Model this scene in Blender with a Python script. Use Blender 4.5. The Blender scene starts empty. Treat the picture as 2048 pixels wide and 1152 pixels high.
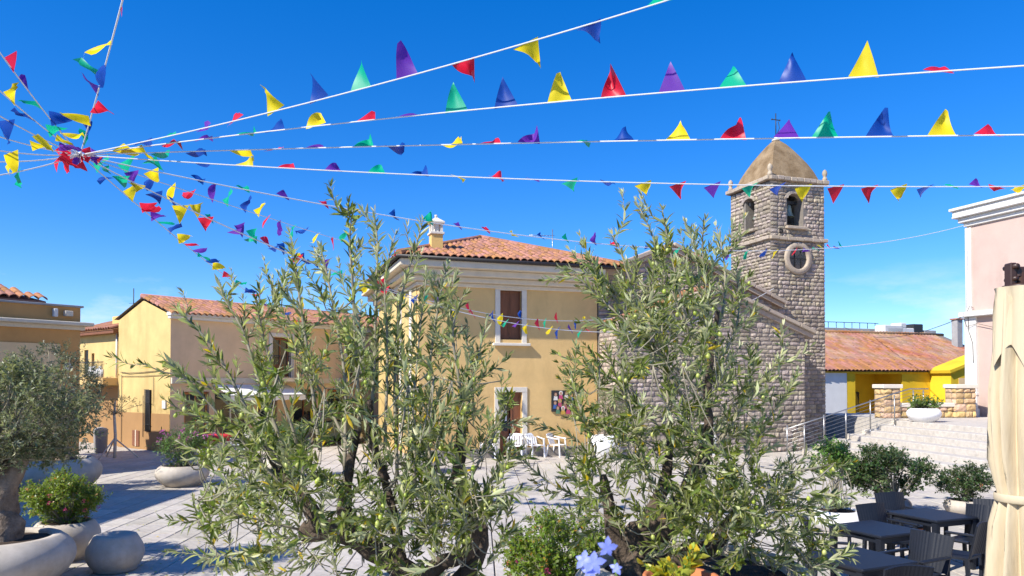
import bpy, bmesh, math, random
import numpy as np
from mathutils import Vector, Matrix, noise
from mathutils.kdtree import KDTree
R = math.radians
random.seed(7); rng = np.random.default_rng(7)
S = bpy.context.scene
COL = S.collection

# ------------------------------------------------------------------ camera, sky, sun, exposure
F = 1480.0; EYE = Vector((0, 0, 2.6)); PITCH = R(1.0); SHIFT = 0.0797
cam_d = bpy.data.cameras.new('camera'); cam_d.sensor_width = 36; cam_d.lens = 36*F/2048
cam_d.shift_y = SHIFT; cam_d.clip_start = 0.05; cam_d.clip_end = 2000
cam = bpy.data.objects.new('camera', cam_d); COL.objects.link(cam)
cam.location = EYE; cam.rotation_euler = (R(90)+PITCH, 0, 0); S.camera = cam
cam_d.dof.use_dof = True; cam_d.dof.focus_distance = 7.5; cam_d.dof.aperture_fstop = 8.5

SUN = Vector((-0.79, -0.613, 0.88)).normalized()          # towards the sun
w = bpy.data.worlds.new("World"); S.world = w; w.use_nodes = True
nt = w.node_tree; nt.nodes.clear()
out = nt.nodes.new('ShaderNodeOutputWorld'); bg = nt.nodes.new('ShaderNodeBackground')
sky = nt.nodes.new('ShaderNodeTexSky'); sky.sky_type = 'NISHITA'; sky.sun_disc = False
sky.sun_elevation = math.asin(SUN.z); sky.sun_rotation = math.atan2(SUN.x, SUN.y)
sky.altitude = 1800; sky.air_density = 1.0; sky.dust_density = 0.0; sky.ozone_density = 6.0
hsv = nt.nodes.new('ShaderNodeHueSaturation'); hsv.inputs['Saturation'].default_value = 1.42; hsv.inputs['Hue'].default_value = 0.513
gm = nt.nodes.new('ShaderNodeGamma'); gm.inputs[1].default_value = 0.82; nt.links.new(sky.outputs[0], gm.inputs[0]); nt.links.new(gm.outputs[0], hsv.inputs['Color']); hsv.inputs['Value'].default_value = 1.30
# thin low clouds near the horizon
tc = nt.nodes.new('ShaderNodeTexCoord'); sep = nt.nodes.new('ShaderNodeSeparateXYZ')
nt.links.new(tc.outputs['Generated'], sep.inputs[0])
mp = nt.nodes.new('ShaderNodeMapping'); mp.inputs['Scale'].default_value = (1, 1, 3.2); mp.inputs['Location'].default_value = (0.32, 0, 0)
nt.links.new(tc.outputs['Generated'], mp.inputs[0])
nz = nt.nodes.new('ShaderNodeTexNoise'); nz.inputs['Scale'].default_value = 5.5; nz.inputs['Detail'].default_value = 7; nz.inputs['Roughness'].default_value = 0.6
nt.links.new(mp.outputs[0], nz.inputs['Vector'])
cr = nt.nodes.new('ShaderNodeMapRange'); cr.inputs[1].default_value = 0.52; cr.inputs[2].default_value = 0.72
nt.links.new(nz.outputs[0], cr.inputs[0])
el = nt.nodes.new('ShaderNodeMapRange'); el.inputs[1].default_value = 0.15; el.inputs[2].default_value = 0.06
nt.links.new(sep.outputs['Z'], el.inputs[0])
mu = nt.nodes.new('ShaderNodeMath'); mu.operation = 'MULTIPLY'; nt.links.new(cr.outputs[0], mu.inputs[0]); nt.links.new(el.outputs[0], mu.inputs[1])
mx = nt.nodes.new('ShaderNodeMix'); mx.data_type = 'RGBA'; nt.links.new(mu.outputs[0], mx.inputs[0])
nt.links.new(hsv.outputs[0], mx.inputs[6]); mx.inputs[7].default_value = (4.0, 4.6, 5.4, 1)
nt.links.new(mx.outputs[2], bg.inputs[0]); bg.inputs[1].default_value = 0.15
nt.links.new(bg.outputs[0], out.inputs[0])
sd = bpy.data.lights.new('sun', 'SUN'); sd.energy = 5.0; sd.angle = R(0.55); sd.color = (1.0, 0.95, 0.87)
so = bpy.data.objects.new('sun', sd); COL.objects.link(so); so.rotation_euler = SUN.to_track_quat('Z', 'Y').to_euler()
S.view_settings.view_transform = 'Standard'; S.view_settings.look = 'None'
S.view_settings.exposure = 0.58; S.view_settings.gamma = 1; S.view_settings.use_curve_mapping = False
S.cycles.max_bounces = 6; S.cycles.transparent_max_bounces = 8

# ------------------------------------------------------------------ survey: photo pixel + distance -> point of the place
_cp, _sp = math.cos(PITCH), math.sin(PITCH); _sh = SHIFT*2048/F
def ray(px, py):
    u = (px-1024)/F; v = (576-py)/F + _sh
    return Vector((u, _cp - v*_sp, _sp + v*_cp))
def at(px, py, d):
    r = ray(px, py); return EYE + r*(d/r.y)
def ground(px, py, z=0.0):
    r = ray(px, py); return EYE + r*((z-EYE.z)/r.z)

# ------------------------------------------------------------------ mesh helpers
class MB:
    def __init__(s): s.v = []; s.f = []; s.m = []; s.sm = []
    def add(s, v, f, m=0, smooth=False):
        o = len(s.v); s.v.extend(tuple(p) for p in v)
        for q in f: s.f.append(tuple(i+o for i in q)); s.m.append(m); s.sm.append(smooth)
        return s
    def box(s, x0, x1, y0, y1, z0, z1, m=0):
        v = [(x, y, z) for z in (z0, z1) for y in (y0, y1) for x in (x0, x1)]
        return s.add(v, [(0,2,3,1),(4,5,7,6),(0,1,5,4),(2,6,7,3),(0,4,6,2),(1,3,7,5)], m)
    def bbox(s, x0, x1, y0, y1, z0, z1, b=.01, m=0):
        bm = bmesh.new(); bmesh.ops.create_cube(bm, size=1)
        for q in bm.verts: q.co = Vector(((x0+x1)/2+q.co.x*(x1-x0), (y0+y1)/2+q.co.y*(y1-y0), (z0+z1)/2+q.co.z*(z1-z0)))
        bmesh.ops.bevel(bm, geom=list(bm.edges), offset=b, segments=1, affect='EDGES', profile=.5)
        return s.bm(bm, m)
    def bm(s, bm, m=0, smooth=False):
        bm.verts.index_update()
        s.add([q.co[:] for q in bm.verts], [[q.index for q in f.verts] for f in bm.faces], m, smooth); bm.free(); return s
    def xf(s, M):
        s.v = [tuple(M @ Vector(p)) for p in s.v]; return s
    def prism(s, poly, y0, y1, m=0):                        # poly in x,z (counter-clockwise seen from -y)
        n = len(poly); v = [(x, y0, z) for x, z in poly]+[(x, y1, z) for x, z in poly]
        f = [tuple(range(n)), tuple(range(2*n-1, n-1, -1))]+[(i, n+i, n+(i+1) % n, (i+1) % n) for i in range(n)]
        return s.add(v, f, m)
    def tube(s, pts, rad, k=6, m=0, smooth=True, cap=True, jit=0.0):
        P = [Vector(p) for p in pts]; n = len(P)
        if not hasattr(rad, '__len__'): rad = [rad]*n
        T0 = (P[1]-P[0]).normalized(); U = T0.orthogonal().normalized(); v = []
        for i in range(n):
            T = (P[min(i+1, n-1)]-P[max(i-1, 0)]).normalized()
            U = (U - T*U.dot(T)).normalized(); W = T.cross(U)
            for j in range(k):
                a = 2*math.pi*j/k; rr = rad[i]
                if jit:
                    q = P[i]+(U*math.cos(a)+W*math.sin(a))*rr
                    rr *= 1+jit*noise.noise(q*(0.9/max(rr, .02)))+jit*.6*noise.noise(q*(2.3/max(rr, .02)))
                v.append(P[i]+(U*math.cos(a)+W*math.sin(a))*rr)
        f = [(i*k+j, i*k+(j+1) % k, (i+1)*k+(j+1) % k, (i+1)*k+j) for i in range(n-1) for j in range(k)]
        if cap: f += [tuple(range(k-1, -1, -1)), tuple(range((n-1)*k, n*k))]
        return s.add(v, f, m, smooth)
    def lathe(s, prof, k=28, m=0, smooth=True, c=(0, 0, 0), close=False):
        v = [(c[0]+r*math.cos(2*math.pi*j/k), c[1]+r*math.sin(2*math.pi*j/k), c[2]+z) for r, z in prof for j in range(k)]
        n = len(prof)
        f = [(i*k+j, i*k+(j+1) % k, (i+1)*k+(j+1) % k, (i+1)*k+j) for i in range(n-1) for j in range(k)]
        if close: f += [tuple(range(k-1, -1, -1)), tuple(range((n-1)*k, n*k))]
        return s.add(v, f, m, smooth)
    def mesh(s, name, mats):
        me = bpy.data.meshes.new(name); me.from_pydata(s.v, [], s.f)
        for q in (mats if isinstance(mats, (list, tuple)) else [mats]): me.materials.append(q)
        me.polygons.foreach_set('material_index', s.m); me.polygons.foreach_set('use_smooth', s.sm); me.update()
        return me
    def build(s, name, mats, parent=None, **k): return obj(name, s.mesh(name, mats), parent, **k)
def obj(name, me, parent=None, loc=None, rot=None, kind=None):
    o = bpy.data.objects.new(name, me); COL.objects.link(o)
    if parent: o.parent = parent
    if loc is not None: o.location = loc
    if rot is not None: o.rotation_euler = rot
    if kind: o['kind'] = kind
    return o
def tag(o, label, cat, group=None):
    o['label'] = label; o['category'] = cat
    if group: o['group'] = group
    return o
def thing(name, label, cat, loc=(0, 0, 0), rz=0.0, group=None):
    o = bpy.data.objects.new(name, None); COL.objects.link(o); o.empty_display_size = .2
    o.location = loc; o.rotation_euler = (0, 0, rz); return tag(o, label, cat, group)
def dup(o, parent=None):
    c = o.copy(); COL.objects.link(c)
    if parent: c.parent = parent
    for ch in list(o.children): dup(ch, c)
    return c
def copy_thing(o, label, loc, rz):
    c = dup(o); c.location = loc; c.rotation_euler = (0, 0, rz); c['label'] = label; return c

# ------------------------------------------------------------------ materials
def nodes(name):
    m = bpy.data.materials.new(name); m.use_nodes = True; t = m.node_tree; b = t.nodes['Principled BSDF']; return m, t, b
def rgba(c): return (c[0], c[1], c[2], 1)
def mat(name, c, rough=.8, var=.12, scale=6, bump=0.0, bscale=40, c2=None, isl=0.0, objr=0.0, metal=0.0, spec=.4, stain=0.0, coord='Object', stretch=None, base=None):
    m, t, b = nodes(name); N, L = t.nodes.new, t.links.new
    co = N('ShaderNodeTexCoord').outputs[coord]
    if stretch:
        mp = N('ShaderNodeMapping'); mp.inputs['Scale'].default_value = stretch; L(co, mp.inputs[0]); co = mp.outputs[0]
    n1 = N('ShaderNodeTexNoise'); n1.inputs['Scale'].default_value = scale; n1.inputs['Detail'].default_value = 6; n1.inputs['Roughness'].default_value = .62; L(co, n1.inputs['Vector'])
    mxn = N('ShaderNodeMix'); mxn.data_type = 'RGBA'
    mr = N('ShaderNodeMapRange'); mr.inputs[1].default_value = .3; mr.inputs[2].default_value = .7; L(n1.outputs[0], mr.inputs[0]); L(mr.outputs[0], mxn.inputs[0])
    a = [max(0, q*(1-var)) for q in c]; z = c2 if c2 else [min(1, q*(1+var)) for q in c]
    mxn.inputs[6].default_value = rgba(a); mxn.inputs[7].default_value = rgba(z); col = mxn.outputs[2]
    if isl or objr:
        g = N('ShaderNodeNewGeometry'); oi = N('ShaderNodeObjectInfo'); ad = N('ShaderNodeMath'); ad.operation = 'ADD'
        L(g.outputs['Random Per Island'], ad.inputs[0]); L(oi.outputs['Random'], ad.inputs[1])
        fr = N('ShaderNodeMath'); fr.operation = 'FRACT'; L(ad.outputs[0], fr.inputs[0])
        k = isl or objr; rr = N('ShaderNodeMapRange'); rr.inputs[3].default_value = 1-k; rr.inputs[4].default_value = 1+k; L(fr.outputs[0], rr.inputs[0])
        hs = N('ShaderNodeHueSaturation'); L(rr.outputs[0], hs.inputs['Value']); L(col, hs.inputs['Color'])
        f2 = N('ShaderNodeMath'); f2.operation = 'MULTIPLY'; f2.inputs[1].default_value = 7.31; L(ad.outputs[0], f2.inputs[0])
        f3 = N('ShaderNodeMath'); f3.operation = 'FRACT'; L(f2.outputs[0], f3.inputs[0])
        r2 = N('ShaderNodeMapRange'); r2.inputs[3].default_value = .5-.035*min(1, k*3); r2.inputs[4].default_value = .5+.025*min(1, k*3); L(f3.outputs[0], r2.inputs[0]); L(r2.outputs[0], hs.inputs['Hue'])
        r3 = N('ShaderNodeMapRange'); r3.inputs[3].default_value = 1-k*.8; r3.inputs[4].default_value = 1+k*.6; L(f3.outputs[0], r3.inputs[0]); L(r3.outputs[0], hs.inputs['Saturation'])
        col = hs.outputs[0]
    if stain:
        n3 = N('ShaderNodeTexNoise'); n3.inputs['Scale'].default_value = .9; n3.inputs['Detail'].default_value = 8; n3.inputs['Roughness'].default_value = .7
        mp3 = N('ShaderNodeMapping'); mp3.inputs['Scale'].default_value = (1, 1, .35); L(N('ShaderNodeTexCoord').outputs[coord], mp3.inputs[0]); L(mp3.outputs[0], n3.inputs['Vector'])
        m3 = N('ShaderNodeMapRange'); m3.inputs[1].default_value = .5; m3.inputs[2].default_value = .78; m3.inputs[4].default_value = stain; L(n3.outputs[0], m3.inputs[0])
        mm = N('ShaderNodeMix'); mm.data_type = 'RGBA'; mm.blend_type = 'MULTIPLY'; L(m3.outputs[0], mm.inputs[0]); L(col, mm.inputs[6]); mm.inputs[7].default_value = (.45, .4, .34, 1); col = mm.outputs[2]
    if base is not None:                                                    # splash dirt, blotchy, along the foot of the wall
        tz = N('ShaderNodeSeparateXYZ'); L(N('ShaderNodeTexCoord').outputs['Object'], tz.inputs[0]); g1 = N('ShaderNodeMapRange'); g1.inputs[1].default_value = base+1.1; g1.inputs[2].default_value = base; L(tz.outputs['Z'], g1.inputs[0])
        nb = N('ShaderNodeTexNoise'); nb.inputs['Scale'].default_value = 2.6; nb.inputs['Detail'].default_value = 8; nb.inputs['Roughness'].default_value = .7; L(co, nb.inputs['Vector'])
        g2 = N('ShaderNodeMapRange'); g2.inputs[1].default_value = .36; g2.inputs[2].default_value = .66; L(nb.outputs[0], g2.inputs[0]); g3 = N('ShaderNodeMath'); g3.operation = 'MULTIPLY'; L(g1.outputs[0], g3.inputs[0]); L(g2.outputs[0], g3.inputs[1])
        g4 = N('ShaderNodeMath'); g4.operation = 'MULTIPLY'; g4.inputs[1].default_value = .7; L(g3.outputs[0], g4.inputs[0])
        mb_ = N('ShaderNodeMix'); mb_.data_type = 'RGBA'; mb_.blend_type = 'MULTIPLY'; L(g4.outputs[0], mb_.inputs[0]); L(col, mb_.inputs[6]); mb_.inputs[7].default_value = (.42, .37, .31, 1); col = mb_.outputs[2]
    L(col, b.inputs['Base Color']); b.inputs['Roughness'].default_value = rough; b.inputs['Metallic'].default_value = metal
    b.inputs['Specular IOR Level'].default_value = spec
    if bump:
        n2 = N('ShaderNodeTexNoise'); n2.inputs['Scale'].default_value = bscale; n2.inputs['Detail'].default_value = 5; L(co, n2.inputs['Vector'])
        bp = N('ShaderNodeBump'); bp.inputs['Strength'].default_value = bump; bp.inputs['Distance'].default_value = .02; L(n2.outputs[0], bp.inputs['Height']); L(bp.outputs[0], b.inputs['Normal'])
    return m
def leafmat(name, top, under, yellow=0.0, trans=.25, rough=.42, val=.35, ycol=(.55, .38, .02)):
    m, t, b = nodes(name); N, L = t.nodes.new, t.links.new
    g = N('ShaderNodeNewGeometry'); oi = N('ShaderNodeObjectInfo'); ad = N('ShaderNodeMath'); ad.operation = 'ADD'
    L(g.outputs['Random Per Island'], ad.inputs[0]); L(oi.outputs['Random'], ad.inputs[1])
    fr = N('ShaderNodeMath'); fr.operation = 'FRACT'; L(ad.outputs[0], fr.inputs[0])
    mixb = N('ShaderNodeMix'); mixb.data_type = 'RGBA'; L(g.outputs['Backfacing'], mixb.inputs[0]); mixb.inputs[6].default_value = rgba(top); mixb.inputs[7].default_value = rgba(under)
    rr = N('ShaderNodeMapRange'); rr.inputs[3].default_value = 1-val; rr.inputs[4].default_value = 1+val; L(fr.outputs[0], rr.inputs[0])
    hs = N('ShaderNodeHueSaturation'); L(rr.outputs[0], hs.inputs['Value']); L(mixb.outputs[2], hs.inputs['Color'])
    f2 = N('ShaderNodeMath'); f2.operation = 'MULTIPLY'; f2.inputs[1].default_value = 13.7; L(ad.outputs[0], f2.inputs[0])
    f3 = N('ShaderNodeMath'); f3.operation = 'FRACT'; L(f2.outputs[0], f3.inputs[0])
    r2 = N('ShaderNodeMapRange'); r2.inputs[3].default_value = .475; r2.inputs[4].default_value = .52; L(f3.outputs[0], r2.inputs[0]); L(r2.outputs[0], hs.inputs['Hue'])
    col = hs.outputs[0]
    if yellow:
        f4 = N('ShaderNodeMath'); f4.operation = 'MULTIPLY'; f4.inputs[1].default_value = 29.3; L(ad.outputs[0], f4.inputs[0])
        f5 = N('ShaderNodeMath'); f5.operation = 'FRACT'; L(f4.outputs[0], f5.inputs[0])
        lt = N('ShaderNodeMath'); lt.operation = 'LESS_THAN'; lt.inputs[1].default_value = yellow; L(f5.outputs[0], lt.inputs[0])
        ym = N('ShaderNodeMix'); ym.data_type = 'RGBA'; L(lt.outputs[0], ym.inputs[0]); L(col, ym.inputs[6]); ym.inputs[7].default_value = rgba(ycol); col = ym.outputs[2]
    L(col, b.inputs['Base Color']); b.inputs['Roughness'].default_value = rough; b.inputs['Specular IOR Level'].default_value = .5
    tr = N('ShaderNodeBsdfTranslucent'); br = N('ShaderNodeMix'); br.data_type = 'RGBA'; br.blend_type = 'MULTIPLY'; br.inputs[0].default_value = 1
    L(col, br.inputs[6]); br.inputs[7].default_value = (2.0, 2.2, .9, 1); L(br.outputs[2], tr.inputs[0])
    ms = N('ShaderNodeMixShader'); ms.inputs[0].default_value = trans; L(b.outputs[0], ms.inputs[1]); L(tr.outputs[0], ms.inputs[2])
    L(ms.outputs[0], t.nodes['Material Output'].inputs['Surface']); return m
def flagmat(name, c):
    m, t, b = nodes(name); N, L = t.nodes.new, t.links.new
    b.inputs['Base Color'].default_value = rgba(c); b.inputs['Roughness'].default_value = .45
    tr = N('ShaderNodeBsdfTranslucent'); tr.inputs[0].default_value = rgba([min(1, q*1.15) for q in c])
    ms = N('ShaderNodeMixShader'); ms.inputs[0].default_value = .45; L(b.outputs[0], ms.inputs[1]); L(tr.outputs[0], ms.inputs[2])
    L(ms.outputs[0], t.nodes['Material Output'].inputs['Surface']); return m
M = {}
M['slab'] = mat('granite_paving', (.47, .425, .36), .85, .18, 9, .25, 60, isl=.11, objr=.11, coord='Object', stain=.40)
M['mortar_ground'] = mat('paving_joint', (.17, .16, .145), .95, .2, 8)
M['step'] = mat('granite_step', (.48, .44, .385), .85, .16, 7, .2, 50, stain=.22)
M['ochre'] = mat('ochre_plaster', (.69, .46, .19), .9, .10, 1.1, .25, 18, stain=.42, base=.3)
M['cream'] = mat('pale_yellow_plaster', (.62, .45, .18), .9, .11, 1.2, .25, 18, stain=.45, base=1.4)
M['beige'] = mat('beige_plaster', (.75, .54, .33), .9, .08, 1.5, .1, 25, stain=.25)
M['brown_plaster'] = mat('brown_orange_plaster', (.34, .19, .075), .9, .08, 1.5, .1, 25, stain=.2)
M['brown_corner'] = mat('warm_brown_plaster', (.56, .30, .105), .9, .08, 1.5, .1, 25, stain=.25)
M['tan_panel'] = mat('tan_plaster', (.80, .56, .30), .9, .06, 1.5, .1, 25, stain=.15)
M['pink'] = mat('pink_plaster', (.52, .385, .325), .9, .07, .9, .25, 18, stain=.32, base=1.2)
M['white'] = mat('white_paint', (.68, .655, .61), .7, .04, 3, .05, 30, stain=.12)
M['whitewash'] = mat('whitewash', (.80, .79, .77), .85, .04, 2, .1, 20, stain=.10)
M['trim'] = mat('cream_stone_trim', (.66, .575, .44), .8, .07, 3, .08, 30, stain=.25)
M['frame'] = mat('pale_stone_frame', (.68, .62, .52), .8, .07, 6, .06, 40, stain=.12)
M['granite'] = mat('granite_stone', (.365, .302, .235), .92, .28, 7, .8, 28, isl=.27, objr=.27, stain=.35)
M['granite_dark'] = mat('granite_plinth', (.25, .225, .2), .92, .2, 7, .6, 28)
M['mortar'] = mat('stone_mortar', (.20, .175, .15), .95, .2, 9, .3, 30)
M['dressed'] = mat('dressed_granite', (.40, .325, .245), .85, .16, 8, .35, 40, isl=.12, objr=.12, stain=.3)
M['dome'] = mat('rendered_spire', (.23, .145, .065), .92, .30, 2.2, .5, 18, c2=(.33, .235, .135), stain=.55)
M['sandstone'] = mat('honey_stone', (.55, .38, .20), .9, .15, 8, .5, 30, isl=.2, objr=.2)
M['tile'] = mat('terracotta_tile', (.36, .165, .085), .85, .24, 10, .3, 40, isl=.2, objr=.2, stain=.3)
M['tile_old'] = mat('old_terracotta_tile', (.46, .15, .06), .9, .25, .55, .4, 40, c2=(.33, .225, .145), isl=.2, stain=.3)
M['gutter'] = mat('dark_gutter', (.035, .03, .028), .5, .1, 8)
M['gutter_w'] = mat('white_gutter', (.7, .68, .64), .5, .06, 8)
M['wood'] = mat('brown_shutter_wood', (.20, .075, .032), .6, .22, 12, .15, 60, stretch=(1, 1, .15))
M['wood_o'] = mat('orange_door_wood', (.45, .17, .05), .6, .2, 12, .1, 60, stretch=(1, 1, .15))
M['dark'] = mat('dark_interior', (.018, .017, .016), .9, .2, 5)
M['iron'] = mat('black_iron', (.03, .03, .03), .5, .15, 20)
M['steel'] = mat('brushed_steel', (.40, .40, .39), .38, .08, 20, metal=.9)
M['glass'] = mat('dark_glass', (.02, .028, .038), .08, .2, 3, spec=.8)
M['glass_b'] = mat('blue_green_glass', (.06, .14, .17), .12, .2, 3, spec=.8)
M['bronze'] = mat('bell_bronze', (.26, .31, .25), .55, .2, 8, metal=.3)
M['pot'] = mat('cast_stone_pot', (.53, .47, .39), .88, .12, 3.5, .4, 110, stain=.5, base=-.25)
M['pot_w'] = mat('white_pot', (.80, .79, .77), .55, .03, 5, .05, 60, stain=.10)
M['terracotta'] = mat('terracotta_pot', (.52, .17, .06), .8, .1, 8, .1, 40)
M['bluepot'] = mat('navy_pot', (.02, .03, .055), .4, .1, 8)
M['soil'] = mat('potting_soil', (.055, .035, .022), .95, .3, 20, .8, 40)
M['bark'] = mat('olive_bark', (.15, .105, .07), .95, .45, 7, 1.0, 26, c2=(.27, .21, .155))
M['bark_d'] = mat('dark_olive_bark', (.06, .042, .028), .95, .45, 14, 1.0, 40, c2=(.13, .095, .068))
M['twig'] = mat('olive_twig', (.27, .24, .17), .9, .2, 30)
M['olive_leaf'] = leafmat('olive_leaf', (.115, .146, .026), (.36, .37, .20), yellow=.02, trans=.27, val=.45)
M['olive_far'] = leafmat('olive_leaf_grey', (.135, .155, .062), (.36, .365, .23), trans=.15)
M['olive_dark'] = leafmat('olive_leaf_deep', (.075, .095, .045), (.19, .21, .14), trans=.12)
M['olive_fruit'] = mat('green_olive', (.34, .39, .07), .38, .1, 20, objr=.2, spec=.6)
M['lantana'] = leafmat('lantana_leaf', (.135, .20, .018), (.20, .25, .05), yellow=.03, trans=.3, ycol=(.45, .22, .03))
M['oleander'] = leafmat('oleander_leaf', (.085, .165, .028), (.14, .20, .06), trans=.25)
M['shrub'] = leafmat('dark_shrub_leaf', (.035, .07, .016), (.09, .13, .04), trans=.18)
M['shrub_l'] = leafmat('light_shrub_leaf', (.10, .20, .03), (.14, .22, .06), trans=.25)
M['agave'] = leafmat('grey_succulent_leaf', (.24, .29, .14), (.26, .30, .18), trans=.1)
M['gold_leaf'] = leafmat('yellowing_leaf', (.36, .36, .03), (.34, .36, .06), yellow=.15, trans=.3)
M['magenta'] = flagmat('magenta_petal', (.55, .03, .18)); M['pinkf'] = flagmat('pink_petal', (.60, .16, .42)); M['orangef'] = flagmat('orange_petal', (.65, .2, .1))
M['plumbago'] = flagmat('blue_petal', (.30, .36, .88))
M['canvas'] = mat('cream_canvas', (.55, .455, .30), .85, .06, 3, .9, 9, stain=.2, stretch=(1, 1, .22))
M['canvas_w'] = mat('white_awning_canvas', (.78, .76, .72), .8, .04, 3)
M['brown_metal'] = mat('brown_metal', (.05, .025, .018), .4, .1, 10)
M['resin'] = mat('anthracite_resin', (.012, .0145, .021), .5, .12, 20, .06, 60, spec=.3)
M['plastic_w'] = mat('white_plastic', (.80, .80, .80), .4, .03, 5)
M['annex_y'] = mat('bright_yellow_plaster', (.76, .50, .022), .9, .10, 1.2, .25, 18, stain=.35, base=.0)
M['far_y'] = mat('far_yellow_plaster', (.70, .46, .16), .9, .06, 1.5, stain=.15)
M['grey'] = mat('grey_concrete', (.34, .33, .32), .9, .12, 4, .1, 30, stain=.2)
M['red_cloth'] = mat('red_cloth', (.60, .03, .04), .8, .08, 6)
M['string'] = mat('white_ribbon', (.72, .72, .72), .7, .05, 30)
M['cable'] = mat('cable', (.06, .05, .045), .7, .1, 30)
FL = {'r': flagmat('red_flag', (.72, .015, .045)), 'y': flagmat('yellow_flag', (.86, .68, .012)), 'g': flagmat('green_flag', (.0, .46, .25)),
      'b': flagmat('blue_flag', (.006, .065, .36)), 'p': flagmat('purple_flag', (.145, .03, .38))}

# ------------------------------------------------------------------ plaza
plaza = obj('plaza_ground', MB().add([(-300, -150, -.045), (300, -150, -.045), (300, 500, -.045), (-300, 500, -.045)], [(0, 1, 2, 3)]).mesh('plaza_ground', M['mortar_ground']), kind='structure')
def slab_mesh(wd, ln):
    a, h, c = .0095, .04, .006; W, D = wd/2-a, ln/2-a
    v = [(-W, -D, -h), (W, -D, -h), (W, D, -h), (-W, D, -h), (-W, -D, -c), (W, -D, -c), (W, D, -c), (-W, D, -c), (-W+c, -D+c, 0), (W-c, -D+c, 0), (W-c, D-c, 0), (-W+c, D-c, 0)]
    f = [(0, 1, 5, 4), (1, 2, 6, 5), (2, 3, 7, 6), (3, 0, 4, 7), (4, 5, 9, 8), (5, 6, 10, 9), (6, 7, 11, 10), (7, 4, 8, 11), (8, 9, 10, 11)]
    return v, f
SLN = [.6, .75, .9, 1.05]; smesh = []
for ln in SLN:
    mb = MB(); mb.add(*slab_mesh(.42, ln)); smesh.append(mb.mesh('paving_slab', M['slab']))
rotp = Matrix.Rotation(R(2.5), 4, 'Z'); near = []; rest = MB()
for i in range(-42, 34):
    y = 4.7+random.random()
    while y < 34:
        k = random.choice((0, 1, 1, 2, 2, 3)); ln = SLN[k]
        c = rotp @ Vector((i*.42, y+ln/2, 0)); c.z = random.uniform(-.004, .003)
        u = c.x/c.y*F+1024; vis = 40 < u < 1640 and c.y > 9.8 and not (u < 200 and c.y < 12.5)
        tl = Matrix.Rotation(R(2.5), 4, 'Z') @ Matrix.Rotation(random.uniform(-.004, .004), 4, 'X') @ Matrix.Rotation(random.uniform(-.006, .006), 4, 'Y')
        near.append((c.y if vis else 99, k, c, tl)); y += ln
near.sort(key=lambda q: q[0])
for n, (dd, k, c, tl) in enumerate(near):
    if n < 298:
        o = obj('paving_slab', smesh[k], plaza); o.matrix_local = Matrix.Translation(c) @ tl
    else:
        v, f = slab_mesh(.42, SLN[k]); rest.add([Matrix.Translation(c) @ tl @ Vector(p) for p in v], f)
rest.build('paving_field', M['slab'], plaza, kind='stuff')

# terrace the photograph is taken from (below the frame) with the planters of the two near olive trees on it
ter = obj('terrace_ground', MB().bbox(-7, 7, -4, 4.55, -.04, 1.0, .02).mesh('terrace_ground', M['step']), kind='structure')

# ------------------------------------------------------------------ stone walls
def stone_mesh(seed):
    r = random.Random(seed); nx, nz_ = 4, 3; v = []
    for j in range(nz_+1):
        for i in range(nx+1):
            x = i/nx-.5; z = j/nz_-.5; e = (i in (0, nx)) or (j in (0, nz_)); cor = (i in (0, nx)) and (j in (0, nz_))
            if e: y = -.25+r.uniform(-.1, .1); x *= .97 if not cor else .90; z *= .96 if not cor else .84
            else: y = -1.0+r.uniform(-.38, .28); x += r.uniform(-.05, .05); z += r.uniform(-.07, .07)
            v.append((x, y, z))
    W = nx+1; f = [(j*W+i, j*W+i+1, (j+1)*W+i+1, (j+1)*W+i) for j in range(nz_) for i in range(nx)]
    ring = [i for i in range(W)]+[j*W+nx for j in range(1, nz_+1)]+[nz_*W+i for i in range(nx-1, -1, -1)]+[j*W for j in range(nz_-1, 0, -1)]
    n0 = len(v); v += [(v[q][0], .6, v[q][2]) for q in ring]
    n = len(ring); f += [(ring[(q+1) % n], ring[q], n0+q, n0+(q+1) % n) for q in range(n)]
    return v, f
STV = [stone_mesh(s) for s in range(14)]
def stone_kit(name, m):
    out = []
    for v, f in STV:
        mb = MB(); mb.add(v, f); out.append(mb.mesh(name, m))
    return out
GST = stone_kit('stone', M['granite']); HST = stone_kit('stone', M['sandstone'])
def stones(x0, x1, z0, z1, top, holes=(), hr=(.13, .215), wr=(.18, .52), seed=0, quoin=True):
    r = random.Random(seed); out = []; z = z0
    while z < z1-.06:
        h = r.uniform(*hr); h = min(h, z1-z)
        x = x0
        while x < x1-.02:
            wd = r.uniform(*wr)
            if x == x0 or x1-x-wd < .14: wd = min(max(wd, .35), x1-x)
            if x1-x-wd < .14: wd = x1-x
            cx, cz = x+wd/2, z+h/2
            ok = min(top(x), top(x+wd)) > z+h*.45 and not any(a < cx < b and c < cz < d for a, b, c, d in holes)
            if ok:
                tz = min(z+h, max(z+h*.5, min(top(x), top(x+wd))))
                out.append((cx, (z+tz)/2, wd, tz-z, r.randrange(14), r.random()))
            x += wd
        z += h
    return out
def lay(lst, parent, kit, m, plane, prom=.034, limit=300, name='stone', key=None):
    """plane(cx, cz) -> Matrix placing a stone (x along, -y outward, z up)"""
    order = sorted(range(len(lst)), key=key or (lambda i: -lst[i][2]*lst[i][3])); left = MB()
    for n, i in enumerate(order):
        cx, cz, wd, h, k, q = lst[i]
        Mx = plane(cx, cz) @ Matrix.Diagonal((wd-.012, prom*(.6+.8*q), h-.012, 1))
        if q > .5: Mx = Mx @ Matrix.Identity(4)
        if n < limit:
            o = obj(name, kit[k], parent); o.matrix_local = Mx
        else:
            v, f = STV[k]; left.add([Mx @ Vector(p) for p in v], f)
    if left.v: left.build(name+'_infill', m, parent, kind='stuff')

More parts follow.
